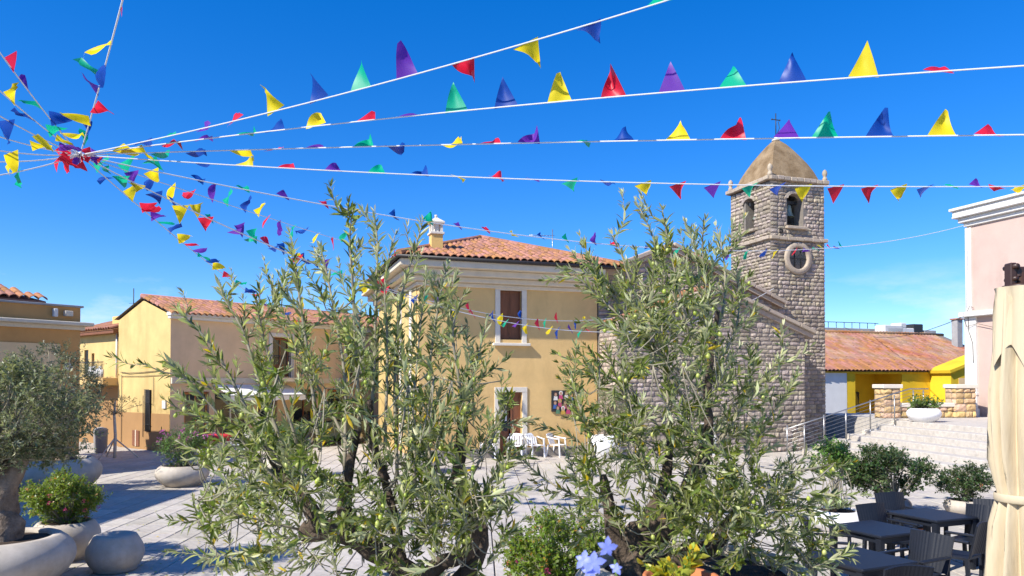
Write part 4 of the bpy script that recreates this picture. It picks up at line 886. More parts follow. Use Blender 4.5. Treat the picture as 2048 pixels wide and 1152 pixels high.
def bowl(name, label, cat, loc, Rr, H, m, rim=.07, soil=True, group='rounded stone planters on the plaza', base=.62, lab_soil=None):
    """fat rounded bowl: Rr the widest radius"""
    t = thing(name, label, cat, loc, 0, group); pr = [(base*Rr*.97, 0), (base*Rr, .015)]
    for i in range(1, 13):
        a = i/12; rr = Rr*(base+(1-base)*math.sin(min(1, a*1.62)*math.pi/2)) if a < .62 else Rr*(1-.20*((a-.62)/.38)**2.2); pr.append((rr, H*a*.985))
    rt = pr[-1][0]; pr += [(rt-.025, H), (rt-rim*.8, H*.995), (rt-rim, H*.96), (rt-rim, H*.72)]
    mb = MB(); mb.lathe(pr, 48); mb.build('bowl', m, t)
    if soil:
        mb = MB(); n = 24; rs = rt-rim+.01; v = [(0, 0, H*.95)]
        for k in (.5, 1):
            for j in range(n): v.append((rs*k*math.cos(2*math.pi*j/n), rs*k*math.sin(2*math.pi*j/n), H*(.945 if k < 1 else .925)+random.uniform(-.012, .012)))
        mb.add(v, [(0, 1+j, 1+(j+1) % n) for j in range(n)]+[(1+j, 1+n+j, 1+n+(j+1) % n, 1+(j+1) % n) for j in range(n)], smooth=True); mb.build('soil', M['soil'], t)
    return t
# ---- left hand olive of the two close ones
d1 = 3.0
r1 = random.Random(101); T1 = Tree(r1)
B1 = at(830, 1215, d1+.05)
def PP_(lst, d, spread, r, d_tip=None):
    dt = r.uniform(-spread, spread) if d_tip is None else d_tip; n = len(lst)
    return [at(x, y, d+dt*(i/(n-1))**1.2) for i, (x, y) in enumerate(lst)]
ot1 = thing('olive_tree', 'close olive tree with dark forked trunk and upright shoots left of the ochre house door', 'olive tree', (B1.x, B1.y, 1.68), 0, 'two olive trees close to the camera')
tm1 = MB()
for lst, ra, rb in (([(830, 1235), (822, 1160), (780, 1122), (722, 1082), (668, 1062), (622, 1064), (604, 1060)], .052, .040), ([(832, 1235), (850, 1160), (880, 1128), (930, 1110), (952, 1060), (930, 1000), (915, 960)], .036, .024), ([(850, 1240), (905, 1175), (952, 1120), (962, 1065), (945, 1010)], .042, .03), ([(800, 1140), (790, 1050), (770, 960)], .032, .016), ([(690, 1068), (690, 1000), (700, 930), (715, 860)], .035, .014), ([(640, 1060), (610, 1000), (560, 940), (530, 890)], .034, .014), ([(915, 960), (922, 880), (920, 800)], .03, .011), ([(770, 960), (745, 880), (740, 800)], .02, .012)):
    pts = smooth_path(PP_(lst, d1, .12, r1), 14); tm1.tube(pts, [ra+(rb-ra)*i/14 for i in range(15)], 10, jit=.28)
SH1 = [([(640, 1050), (545, 950), (460, 855), (385, 770), (325, 715)], .010), ([(560, 935), (500, 830), (430, 700), (375, 640), (352, 615)], .009), ([(590, 960), (525, 780), (485, 660), (450, 600), (438, 565)], .009), ([(640, 900), (620, 740), (600, 600), (590, 520), (584, 488)], .009),
       ([(690, 940), (690, 760), (668, 620), (650, 530), (640, 490)], .009), ([(740, 900), (748, 750), (752, 600), (755, 490), (748, 425)], .010), ([(720, 860), (712, 700), (705, 560), (700, 470), (706, 420)], .009), ([(795, 960), (790, 760), (802, 600), (830, 500), (845, 445)], .009),
       ([(860, 960), (858, 760), (872, 640), (885, 570), (895, 530)], .008), ([(922, 880), (918, 760), (905, 670), (918, 610), (930, 588)], .009), ([(928, 870), (945, 760), (962, 690), (975, 640)], .007), ([(940, 960), (985, 870), (1012, 815), (1022, 790)], .006),
       ([(945, 1010), (985, 960), (1012, 925), (1040, 900)], .006), ([(600, 1060), (520, 1040), (440, 1020), (395, 1000)], .006), ([(640, 1080), (520, 1100), (440, 1110), (405, 1122)], .005), ([(700, 1090), (610, 1130), (540, 1155)], .005), ([(560, 950), (450, 900), (390, 900), (350, 880)], .006),
       ([(600, 900), (540, 720), (520, 640), (512, 600)], .007), ([(770, 900), (775, 700), (770, 560), (790, 470)], .008), ([(830, 980), (830, 800), (838, 680), (852, 560)], .008), ([(480, 830), (400, 760), (330, 745), (288, 728)], .006), ([(700, 900), (640, 780), (560, 640), (545, 560)], .007), ([(960, 1040), (985, 1020), (1000, 1000)], .004),
       ([(520, 900), (440, 840), (380, 830), (330, 800)], .005)]
for lst, ra in SH1: T1.shoot(PP_(lst, d1, .36, r1), ra, .0018, .18, 1.0, .10, .035)
T1.fill(26, poly_sampler(r1, [(470, 720), (560, 620), (640, 590), (700, 530), (760, 520), (850, 580), (920, 660), (950, 770), (700, 780), (500, 800)], d1-.4, d1+.4), .05)
poly1 = [(390, 900), (470, 790), (560, 730), (640, 690), (760, 660), (880, 690), (950, 780), (985, 880), (1000, 960), (960, 1080), (840, 1110), (700, 1060), (560, 1110), (430, 1110), (400, 1000)]
T1.fill(205, poly_sampler(r1, poly1, d1-.42, d1+.42, lambda x, y: 1 if y > 800 else .55), .06)
T1.fill(60, poly_sampler(r1, [(400, 960), (800, 980), (980, 1000), (940, 1150), (560, 1150), (420, 1150)], d1-.4, d1+.3), .08)
T1.fill(34, poly_sampler(r1, [(700, 990), (990, 980), (995, 1150), (720, 1150)], d1-.5, d1-.15), .08, reach=.9)
finish_tree(ot1, T1, tm1)
pl1 = bowl('olive_planter', 'stone planter bowl on the terrace holding the left close olive tree', 'planter', (B1.x, B1.y, 1.0), .58, .72, M['pot'])
# ---- right hand one
d2 = 3.25; r2_ = random.Random(202); T2 = Tree(r2_); B2 = at(1300, 1180, d2+.05)
ot2 = thing('olive_tree', 'close olive tree with gnarled base covering the church front, laden with green olives', 'olive tree', (B2.x, B2.y, 1.70), 0, 'two olive trees close to the camera')
tm2 = MB()
for lst, ra, rb in (([(1290, 1200), (1268, 1130), (1278, 1080), (1330, 1050), (1372, 1000), (1400, 930), (1418, 860)], .11, .026), ([(1300, 1190), (1360, 1120), (1420, 1085), (1470, 1040), (1490, 980)], .075, .02), ([(1280, 1130), (1235, 1085), (1220, 1020), (1205, 950)], .06, .016), ([(1418, 860), (1415, 790), (1424, 700), (1436, 620)], .022, .009), ([(1300, 1100), (1300, 1040), (1330, 960), (1340, 880)], .05, .014)):
    pts = smooth_path(PP_(lst, d2, .1, r2_), 14); tm2.tube(pts, [ra+(rb-ra)*i/14 for i in range(15)], 10, jit=.32)
SH2 = [([(1416, 790), (1380, 680), (1335, 560), (1300, 460), (1272, 402)], .009), ([(1420, 720), (1402, 600), (1390, 500), (1372, 445)], .008), ([(1430, 690), (1450, 590), (1446, 510), (1432, 452)], .008), ([(1400, 780), (1290, 680), (1205, 600), (1150, 555), (1090, 560)], .008),
       ([(1370, 800), (1260, 640), (1205, 560), (1180, 510)], .008), ([(1340, 880), (1240, 770), (1165, 730), (1112, 708)], .007), ([(1440, 880), (1500, 790), (1548, 730), (1572, 692)], .007), ([(1470, 960), (1530, 850), (1575, 780), (1592, 742)], .007), ([(1490, 980), (1570, 950), (1640, 935), (1672, 925)], .006),
       ([(1490, 1020), (1580, 1010), (1650, 1030), (1690, 1060)], .006), ([(1235, 1060), (1180, 1010), (1100, 965), (1045, 920), (1012, 880)], .006), ([(1210, 980), (1180, 880), (1155, 800), (1138, 738)], .007), ([(1300, 960), (1270, 850), (1235, 760), (1210, 690)], .008), ([(1340, 880), (1330, 740), (1300, 620), (1282, 560)], .008),
       ([(1424, 700), (1410, 560), (1405, 480), (1410, 440)], .007), ([(1420, 760), (1470, 660), (1478, 590), (1470, 540)], .006), ([(1400, 930), (1470, 840), (1500, 760), (1512, 700)], .007), ([(1500, 1040), (1560, 1080), (1610, 1120), (1650, 1150)], .005), ([(1320, 700), (1260, 560), (1240, 500), (1225, 470)], .006), ([(1300, 640), (1200, 560), (1120, 535)], .005), ([(1180, 990), (1150, 950), (1130, 900)], .005), ([(1380, 680), (1345, 520), (1330, 450), (1325, 420)], .006)]
for lst, ra in SH2: T2.shoot(PP_(lst, d2, .36, r2_), ra, .0018, .18, 1.0, .10, .055)
T2.fill(34, poly_sampler(r2_, [(1150, 600), (1240, 560), (1290, 520), (1380, 510), (1450, 540), (1470, 680), (1400, 740), (1250, 720), (1160, 640)], d2-.4, d2+.4), .08)
poly2 = [(1150, 900), (1170, 780), (1230, 690), (1290, 600), (1350, 560), (1430, 590), (1455, 700), (1475, 820), (1500, 900), (1590, 980), (1600, 1060), (1500, 1090), (1350, 1040), (1230, 1010), (1160, 980)]
T2.fill(200, poly_sampler(r2_, poly2, d2-.45, d2+.45, lambda x, y: 1 if y > 760 else .6), .07)
T2.fill(55, poly_sampler(r2_, [(1400, 1000), (1620, 980), (1640, 1150), (1480, 1150), (1420, 1080)], d2-.4, d2+.3), .06)
T2.fill(40, poly_sampler(r2_, [(1190, 980), (1480, 980), (1500, 1120), (1260, 1130), (1190, 1060)], d2-.5, d2-.15), .08, reach=.9)
finish_tree(ot2, T2, tm2)
pl2 = bowl('olive_planter', 'pale stone planter bowl under the right close olive, its rim just in view', 'planter', (B2.x+.20, B2.y, 1.0), .60, .80, M['pot'])

# ---- generic bushes
def bush(parent, name, n, L, tmpl, m, shape, r, clumps=16, cr=.35, up=.35, wood=True, stem_from=(0, 0, 0), kind='stuff'):
    """leaf clumps spread unevenly through an ellipsoid shape=(cx,cy,cz,rx,ry,rz)"""
    cx, cy, cz, rx, ry, rz = shape; cs = []; wd = MB()
    for _ in range(clumps):
        while True:
            p = np.array([r.uniform(-1, 1), r.uniform(-1, 1), r.uniform(-1, 1)]); q = np.linalg.norm(p)
            if q < 1: break
        p = p/max(q, .01)*(q**.45)*.82; c = Vector((cx+p[0]*rx, cy+p[1]*ry, cz+p[2]*rz)); cs.append((c, r.uniform(.6, 1.25)*cr*min(rx, rz)))
        if wood: s0 = Vector(stem_from); wd.tube(smooth_path([s0, s0.lerp(c, .5)+Vector((r.gauss(0, .05)*rx, r.gauss(0, .05)*rx, .04*rz)), c], 5), [.012*rx+.004]+[.009*rx+.003]*2+[.006*rx+.002]*3, 5)
    P, D, N, LL_ = [], [], [], []
    tw = max(3, int(n/8/len(cs)))
    for c, s_ in cs:
        for _ in range(tw):
            a = Vector((r.gauss(0, 1), r.gauss(0, 1), r.gauss(up, 1))).normalized(); st_ = c+a*s_*r.uniform(.1, .9); T = (a+Vector((r.gauss(0, .4), r.gauss(0, .4), r.uniform(0, .7)))).normalized(); ln = L*r.uniform(1.5, 3.2); U = T.orthogonal().normalized(); Wv = T.cross(U)
            if wood: wd.tube([st_, st_+T*ln], [.0025, .001], 3)
            for k in range(8):
                an = r.uniform(0, 6.28); sv = U*math.cos(an)+Wv*math.sin(an); P.append(st_+T*ln*(k+.5)/8); D.append(T*.6+sv*.85); N.append(T*.9-sv*.3+Vector((r.gauss(0, .4), r.gauss(0, .4), .4+r.gauss(0, .3)))); LL_.append(L*r.uniform(.6, 1.15))
    if wood and wd.v: wd.build('stems', M['twig'], parent, kind='stuff')
    return obj(name, leaves_mesh(name, np.array([tuple(p) for p in P]), np.array([tuple(p) for p in D]), np.array([tuple(p) for p in N]), LL_, tmpl, m), parent, kind=kind), cs
def petals(parent, name, pts, m, r, size=.02, n=7, cluster=.02):
    for p in pts:
        P, D, N = [], [], []
        for _ in range(n*3):
            a = Vector((r.gauss(0, 1), r.gauss(0, 1), r.gauss(.2, 1))).normalized(); P.append(tuple(Vector(p)+a*cluster*r.uniform(.4, 1))); D.append(tuple((a+Vector((r.gauss(0, .5), r.gauss(0, .5), r.gauss(0, .5)))).normalized())); N.append(tuple(a+Vector((0, 0, .3))))
        obj(name, leaves_mesh(name, P, D, N, [size*r.uniform(.8, 1.2) for _ in P], LB, m), parent)
def surf_pts(shape, n, r, front=True):
    cx, cy, cz, rx, ry, rz = shape; o = []
    while len(o) < n:
        a = Vector((r.gauss(0, 1), r.gauss(0, 1), r.gauss(.3, .7))).normalized()
        if front and a.y > .1: continue
        o.append((cx+a.x*rx*1.0, cy+a.y*ry*1.0, cz+a.z*rz*1.0))
    return o
# ---- left group of planters
q = ground(24, 1172); bpx = Vector((q.x, q.y+.55, 0))
pA = bowl('olive_planter', 'huge stone bowl at the bottom left corner holding the thick gnarled olive', 'planter', (-6.40, 9.35, 0), .80, .66, M['pot'], rim=.12)
def big_olive(loc, label, shape, n, trunk, seed, m, L=.06, clumps=40, group='olive trees in planters on the left'):
    r = random.Random(seed); t = thing('olive_tree', label, 'olive tree', loc, 0, group); mb = MB()
    for pts, ra, rb in trunk:
        p = smooth_path(pts, 12); mb.tube(p, [ra+(rb-ra)*i/12 for i in range(13)], 14, jit=.34)
    mb.build('trunk', M['bark'], t); c = bush(t, 'crown', n, L, LS, m, shape, r, clumps=clumps, cr=.27, up=.5, stem_from=trunk[0][0][-1]); return t
big_olive((-6.50, 9.35, .50), 'full grey green olive tree with thick gnarled trunk in the corner bowl', (.14, .1, 1.62, 1.08, .9, .76), 19000, [([(0, 0, 0), (-.03, 0, .3), (.06, 0, .62), (.02, .02, 1.1)], .26, .15), ([(.1, 0, 0), (.16, 0, .3), (.03, -.04, .55), (.22, 0, .95), (.4, 0, 1.3)], .20, .07), ([(-.1, .02, .05), (-.16, 0, .5), (-.35, 0, 1.0)], .2, .08)], 31, M['olive_far'], .058, 95)
pB = bowl('lantana_planter', 'stone bowl with a yellow green lantana bush beside the corner olive bowl', 'planter', (-6.58, 10.95, 0), .46, .56, M['pot'])
def lantana(loc, label, shape, n, seed, nf, L=.035, group='lantana bushes in bowls'):
    r = random.Random(seed); t = thing('lantana_bush', label, 'shrub', loc, 0, group); bush(t, 'foliage', n, L, LB, M['lantana'], shape, r, clumps=60, cr=.42, up=.6)
    petals(t, 'flower', surf_pts(shape, nf, r), M['magenta'], r, .018, 6, .025); petals(t, 'flower', surf_pts(shape, nf//2, r), M['orangef'], r, .014, 5, .02); return t
lantana((-6.58, 10.95, .50), 'bushy lantana with magenta and orange flower heads beside the corner olive', (-.08, 0, .38, .58, .5, .36), 13000, 41, 10, .042)
bl = ground(235, 1146); seat = thing('stone_ball_seat', 'low round cast stone seat with flattened dished top on the left paving', 'stone seat', (-5.50, 10.30, 0))
pr = [(.22, 0), (.27, .01)]+[(.27+.10*math.sin(math.pi*(i/11)**.9), .03+.46*i/11) for i in range(12)]+[(.23, .505), (.18, .50), (.10, .487), (.001, .482)]
mb = MB(); mb.lathe(pr, 44); mb.build('ball', M['pot'], seat)
pC = bowl('olive_planter', 'wide stone bowl in the building shade behind the lantana bush', 'planter', (-10.85, 17.7, 0), .95, .80, M['pot'])
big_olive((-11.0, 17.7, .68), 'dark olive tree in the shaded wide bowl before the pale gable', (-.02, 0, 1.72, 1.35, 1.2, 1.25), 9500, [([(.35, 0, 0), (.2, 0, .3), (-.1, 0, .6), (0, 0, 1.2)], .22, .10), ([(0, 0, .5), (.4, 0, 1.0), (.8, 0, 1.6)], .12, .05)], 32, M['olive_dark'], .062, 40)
bx = thing('stone_bench', 'small pale stone block bench behind the corner olive trunk', 'bench', ground(60, 985)); MB().bbox(-.42, .42, -.25, .25, .32, .42, .02).build('seat', M['pot'], bx)
for s_ in (-.3, .3): MB().bbox(s_-.08, s_+.08, -.2, .2, -.02, .318, .02).build('leg', M['pot'], bx)
pD = bowl('oleander_planter', 'round stone bowl with pink flowered oleander on the sunny left paving', 'planter', ground(352, 975)+Vector((0, .35, 0)), .64, .52, M['pot'])
r = random.Random(51); ol = thing('oleander', 'oleander with long green leaves and pink blossoms in the round bowl', 'shrub', pD.location+Vector((0, 0, .45)))
bush(ol, 'foliage', 2600, .13, LL, M['oleander'], (.0, 0, .45, .62, .5, .42), r, clumps=26, cr=.4, up=.9)
petals(ol, 'flower', [(-.45, -.3, .72), (-.2, -.4, .82), (.05, -.4, .80), (-.32, -.35, .92), (.3, -.35, .74), (.45, -.3, .88), (.15, -.3, .95), (.7, -.3, .8), (.85, -.2, .9)], M['pinkf'], r, .05, 7, .06)
pE = bowl('oleander_planter', 'stone bowl half hidden by the left close olive, on the shop side paving', 'planter', ground(560, 960)+Vector((0, .4, 0)), .62, .52, M['pot']); r = random.Random(52)
o2 = thing('oleander', 'green oleander with few blossoms behind the left close olive', 'shrub', pE.location+Vector((0, 0, .45))); bush(o2, 'foliage', 2200, .12, LL, M['oleander'], (0, 0, .45, .65, .5, .45), r, clumps=22, cr=.4, up=.9)
petals(o2, 'flower', [(-.5, -.3, .8), (-.1, -.4, .75)], M['pinkf'], r, .05, 7, .06)
# dark clipped shrub by the house corner
pF = bowl('shrub_planter', 'stone bowl with dark green shrub by the ochre house corner', 'planter', ground(840, 948)+Vector((0, .4, 0)), .56, .55, M['pot']); r = random.Random(53)
ds = thing('dark_shrub', 'dense dark green shrub in a bowl before the ochre house corner', 'shrub', pF.location+Vector((0, 0, .5))); bush(ds, 'foliage', 3600, .06, LB, M['shrub'], (0, 0, .62, .58, .5, .62), r, clumps=30, cr=.4)
# white pot with olive bush by the church
pG = bowl('olive_pot', 'tall rounded white pot against the ochre wall at the church corner', 'planter', ground(1212, 918)+Vector((0, .4, 0)), .56, .78, M['pot_w']); r = random.Random(54)
go = thing('young_olive', 'leafy young olive bush in the white pot at the church corner', 'olive tree', pG.location+Vector((0, 0, .7))); bush(go, 'foliage', 3200, .065, LS, M['olive_far'], (.22, 0, .95, .62, .55, .85), r, clumps=28, cr=.38)
# young tree with tripod stake on the left
yt = thing('staked_tree', 'thin young tree with pale trunk on a wooden tripod stand before the gable', 'tree', ground(229, 916))
MB().tube([(0, 0, 0), (.02, 0, .8), (-.02, 0, 1.45), (.0, 0, 1.95)], [.06, .055, .05, .03], 8, jit=.2).build('trunk', M['frame'], yt)
for a in (0.3, 2.4, 4.5): MB().tube([(.75*math.cos(a), .75*math.sin(a), 0), (0.03*math.cos(a), .03*math.sin(a), .65)], .025, 5).build('stake', M['frame'], yt)
bush(yt, 'crown', 800, .06, LS, M['olive_far'], (0, 0, 1.75, .85, .6, .42), random.Random(55), clumps=14, cr=.42, stem_from=(0, 0, 1.5))
# bin near the gable
bn = thing('litter_bin', 'dark litter bin standing by the brown dado of the balcony wing', 'bin', ground(201, 905)); mb = MB(); mb.lathe([(.2, 0), (.22, .02), (.24, .8), (.26, .84), (.2, .9), (.05, .95)], 14, close=True); mb.build('body', M['grey'], bn)
# ---- right: lantana in the middle ground
pH = bowl('lantana_planter', 'stone bowl below the frame under the middle lantana bush', 'planter', (.40, 6.35, 0), .52, .74, M['pot'])
lantana((.40, 6.35, .66), 'green lantana bush with one magenta flower head between the two close olives', (0, 0, .42, .50, .45, .40), 14000, 43, 5, .040)
# right bushes by the tables
pI = bowl('agave_planter', 'white stone bowl with agave and dry stems left of the cafe tables', 'planter', ground(1700, 1072)+Vector((0, .5, 0)), .48, .36, M['pot_w']); r = random.Random(61)
ag = thing('agave_bush', 'pale green agave rosettes with leafy dry stemmed bush in white bowl', 'shrub', pI.location+Vector((0, 0, .36)))
for k in range(8):
    c = Vector((r.uniform(-.35, .35), r.uniform(-.3, .2), .05)); P, D, N, LL_ = [], [], [], []
    for i in range(16):
        a = r.uniform(0, 6.28); e = r.uniform(.2, 1.3); dd = Vector((math.cos(a)*math.cos(e), math.sin(a)*math.cos(e), math.sin(e))); P.append(tuple(c)); D.append(tuple(dd)); N.append((0, 0, 1) if e < 1.2 else (1, 0, 0)); LL_.append(r.uniform(.12, .26))
    obj('rosette', leaves_mesh('rosette', P, D, N, LL_, LT, M['agave']), ag)
mb = MB()
for k in range(22):
    a = Vector((r.uniform(-.25, .2), r.uniform(-.1, .2), 0)); mb.tube(smooth_path([a, a+Vector((r.gauss(0, .05), r.gauss(0, .05), .4)), a+Vector((r.gauss(0, .1), r.gauss(0, .1), r.uniform(.6, .85)))], 5), .007, 4)
mb.build('dry_stems', M['twig'], ag, kind='stuff')
bush(ag, 'foliage', 3200, .055, LB, M['shrub_l'], (-.05, .05, .86, .34, .3, .26), r, clumps=16, cr=.55)
pJ = bowl('navy_pot', 'dark navy flowerpot holding the wide dark bush behind the tables', 'planter', ground(1812, 1040)+Vector((0, .4, 0)), .30, .34, M['bluepot'], rim=.04); r = random.Random(62)
jb = thing('dark_shrub', 'wide loose dark green bush in navy pot behind the cafe tables', 'shrub', pJ.location+Vector((0, 0, .28))); bush(jb, 'foliage', 11000, .062, LB, M['shrub'], (-.16, 0, .58, 1.0, .6, .46), r, clumps=64, cr=.36)
pK = bowl('grey_pot', 'low stone pot with small dark bush beside the closed parasol', 'planter', ground(1955, 1040)+Vector((0, .4, 0)), .36, .32, M['pot'], rim=.04); r = random.Random(63)
kb = thing('small_shrub', 'small dark red tinged bush beside the closed cream parasol', 'shrub', pK.location+Vector((0, 0, .25))); bush(kb, 'foliage', 5200, .05, LB, M['shrub'], (0, 0, .38, .50, .45, .36), r, clumps=34, cr=.42)
petals(kb, 'flower', [(-.3, -.3, .5), (.1, -.35, .4)], M['orangef'], r, .02, 4, .03)
tp_ = thing('terracotta_pot', 'orange terracotta pot on the ground behind the table legs', 'flowerpot', ground(1842, 1096)+Vector((0, .25, 0))); mb = MB(); mb.lathe([(.15, 0), (.22, .38), (.255, .38), (.265, .46), (.23, .46), (.2, .36), (.001, .35)], 24); mb.build('body', M['terracotta'], tp_)
# white bowl on the upper terrace
pL = bowl('white_planter', 'glossy white bowl with low green plants at the top of the steps', 'planter', at(1848, 842, 26.0), .55, .48, M['pot_w']); pL.location.z = NST*RISE; r = random.Random(64)
lb_ = thing('green_plants', 'low leafy green plants in the white bowl above the steps', 'plant', pL.location+Vector((0, 0, .40))); bush(lb_, 'foliage', 900, .11, LB, M['oleander'], (0, 0, .16, .50, .4, .16), r, clumps=20, cr=.5, up=1)
gbush = thing('low_shrub', 'small dark green shrub at the foot of the yellow annex wall', 'shrub', at(1698, 866, 33)); gbush.location.z = 0; bush(gbush, 'foliage', 900, .09, LB, M['shrub'], (0, 0, .35, .7, .4, .35), random.Random(65), clumps=14, cr=.45)
# weeds in the step joints
wdm = thing('weeds', 'sparse weeds growing along the lower step joints', 'weeds', (0, 0, 0)); wdm['kind'] = 'stuff'; del wdm['category']
P, D, N, LL_ = [], [], [], []; r = random.Random(66)
for (xa, ya, xb, yb, n) in ((1905, 910, 1978, 930, 90), (1910, 918, 1980, 956, 90)):
    for _ in range(n):
        t = r.random(); p = ground(xa+(xb-xa)*t+r.gauss(0, 2), ya+(yb-ya)*t, .19); P.append(tuple(p)); D.append((r.gauss(0, .5), r.gauss(0, .5), 1)); N.append((r.gauss(0, 1), -1, .2)); LL_.append(r.uniform(.04, .12))
obj('weed_tufts', leaves_mesh('weed_tufts', P, D, N, LL_, LS, M['shrub_l']), wdm, kind='stuff')

P, D, N, LL_ = [], [], [], []; r = random.Random(90)
for _ in range(420):
    x, y = r.uniform(-9, 7), r.uniform(9.5, 24)
    if r.random() < .5: x, y = r.gauss(-5.5, 1.2), r.gauss(10.6, 1.3)
    a = r.uniform(0, 6.28); P.append((x, y, .012)); D.append((math.cos(a), math.sin(a), r.uniform(0, .15))); N.append((r.gauss(0, .2), r.gauss(0, .2), 1)); LL_.append(r.uniform(.03, .07))
fl_ = obj('fallen_leaves', leaves_mesh('fallen_leaves', P, D, N, LL_, LS, M['gold_leaf']), kind='stuff'); fl_['label'] = 'dry fallen leaves scattered over the pale paving'
# ---- near flowers: terracotta pot on a stand, blue plumbago
def stand(parent, z, rr):
    mb = MB()
    for a in (0.4, 2.5, 4.6): mb.tube([(rr*1.25*math.cos(a), rr*1.25*math.sin(a), 0), (rr*.8*math.cos(a), rr*.8*math.sin(a), z)], .010, 6)
    mb.lathe([(rr, z-.02), (rr, z), (.001, z)], 20); mb.build('stand', M['iron'], parent)
c = at(1362, 1150, 2.25); ts_ = thing('plant_stand', 'black metal plant stand under the near terracotta pot', 'plant stand', (c.x, c.y, 1.0)); stand(ts_, c.z-1.0-.26, .12)
tpn = thing('terracotta_pot', 'near terracotta pot with bright orange rim at the bottom edge', 'flowerpot', (c.x, c.y, c.z-.255)); mb = MB(); mb.lathe([(.07, 0), (.098, .19), (.112, .19), (.115, .25), (.112, .255), (.10, .25), (.092, .18), (.001, .17)], 32); mb.build('body', M['terracotta'], tpn)
r = random.Random(71); yp = thing('yellowing_plant', 'yellow green succulent shoots in the near terracotta pot', 'plant', (c.x, c.y, c.z-.08)); TY = Tree(r, (.03, .05), .010)
for k in range(9):
    a = Vector((r.uniform(-.06, .05), r.uniform(-.05, .05), 0)); e = a+Vector((r.gauss(-.03, .05), r.gauss(0, .04), r.uniform(.10, .20))); TY.shoot([a, a.lerp(e, .5)+Vector((0, 0, .01)), e], .004, .002, .3, 1)
TY.wood.build('stems', M['shrub_l'], yp, kind='stuff'); obj('foliage', leaves_mesh('foliage', TY.P, TY.D, TY.N, TY.L, LW, M['gold_leaf']), yp, kind='stuff')
c = at(1195, 1300, 1.30); pp_ = thing('plumbago', 'blue plumbago in bloom at the bottom edge, closest to the camera', 'flower', (c.x, c.y, 1.9)); r = random.Random(72)
ptp = thing('terrace_trough', 'stone trough on the terrace below the frame holding the plumbago', 'planter', (c.x, c.y, 1.0)); MB().bbox(-.35, .35, -.16, .16, 0, .9, .02).build('trough', M['pot'], ptp)
mb = MB(); flw = [((1172, 1128), .031, 5), ((1218, 1105), .028, 3), ((1188, 1142), .026, 5), ((1238, 1150), .018, 2)]
for (fx, fy), sz, npet in flw:
    q = at(fx, fy, 1.25+r.uniform(-.04, .04))-pp_.location; mb.tube(smooth_path([(r.uniform(-.03, .06), 0, 0), (q.x*.7+.02, q.y, q.z*.6), (q.x+.01, q.y, q.z-.012)], 6), .0022, 5)
    for b_ in range(2 if npet > 3 else 1):
        cc = q+Vector((r.uniform(-.012, .012), r.uniform(-.01, .01), r.uniform(-.008, .012))); ax = Vector((r.uniform(-.4, .4), -.9, r.uniform(-.1, .6))).normalized(); U = ax.orthogonal().normalized(); Wv = ax.cross(U); P, D, N = [], [], []
        for k in range(5):
            an = 2*math.pi*k/5; dd = U*math.cos(an)+Wv*math.sin(an); P.append(tuple(cc)); D.append(tuple(dd+ax*.25)); N.append(tuple(ax))
        v, fc = leaf_template(.62, .45, .05); v[:, 0] *= 1; obj('flower', leaves_mesh('flower', P, D, N, [sz*.58*r.uniform(.8, 1.15) for _ in range(5)], (v, fc), M['plumbago']), pp_)
mb.build('stems', M['shrub_l'], pp_)
TY = Tree(r, (.03, .05), .016)
for k in range(5):
    a = Vector((r.uniform(-.2, .2), r.uniform(-.1, .1), 0)); e = a+Vector((r.gauss(0, .05), 0, r.uniform(.12, .2))); TY.shoot([a, a.lerp(e, .5), e], .003, .0015, .1, 1)
obj('foliage', leaves_mesh('foliage', TY.P, TY.D, TY.N, TY.L, LW, M['lantana']), pp_, kind='stuff')

# ------------------------------------------------------------------ furniture
def bar(mb, a, b, w0, d0, w1=None, d1_=None):
    a, b = Vector(a), Vector(b); w1 = w1 or w0; d1_ = d1_ or d0
    v = [(a.x+sx*w0/2, a.y+sy*d0/2, a.z) for sx, sy in ((-1, -1), (1, -1), (1, 1), (-1, 1))]+[(b.x+sx*w1/2, b.y+sy*d1_/2, b.z) for sx, sy in ((-1, -1), (1, -1), (1, 1), (-1, 1))]
    mb.add(v, [(3, 2, 1, 0), (4, 5, 6, 7), (0, 1, 5, 4), (1, 2, 6, 5), (2, 3, 7, 6), (3, 0, 4, 7)]); return mb
def grid_shell(fn, nu, nv, th):
    """fn(u,v)->Vector ; returns closed thin shell"""
    A = [[fn(i/nu, j/nv) for i in range(nu+1)] for j in range(nv+1)]; v = []; W = nu+1
    def nr(j, i):
        a = A[j][min(i+1, nu)]-A[j][max(i-1, 0)]; b = A[min(j+1, nv)][i]-A[max(j-1, 0)][i]; return a.cross(b).normalized()
    for s in (0, 1):
        for j in range(nv+1):
            for i in range(W): v.append(A[j][i]+nr(j, i)*th*s)
    n = W*(nv+1); f = []
    for j in range(nv):
        for i in range(nu):
            q = (j*W+i, j*W+i+1, (j+1)*W+i+1, (j+1)*W+i); f += [q[::-1], tuple(k+n for k in q)]
    rim = [i for i in range(W)]+[j*W+nu for j in range(1, nv+1)]+[nv*W+i for i in range(nu-1, -1, -1)]+[j*W for j in range(nv-1, 0, -1)]
    for a, b in zip(rim, rim[1:]+rim[:1]): f.append((a, b, b+n, a+n))
    return v, f
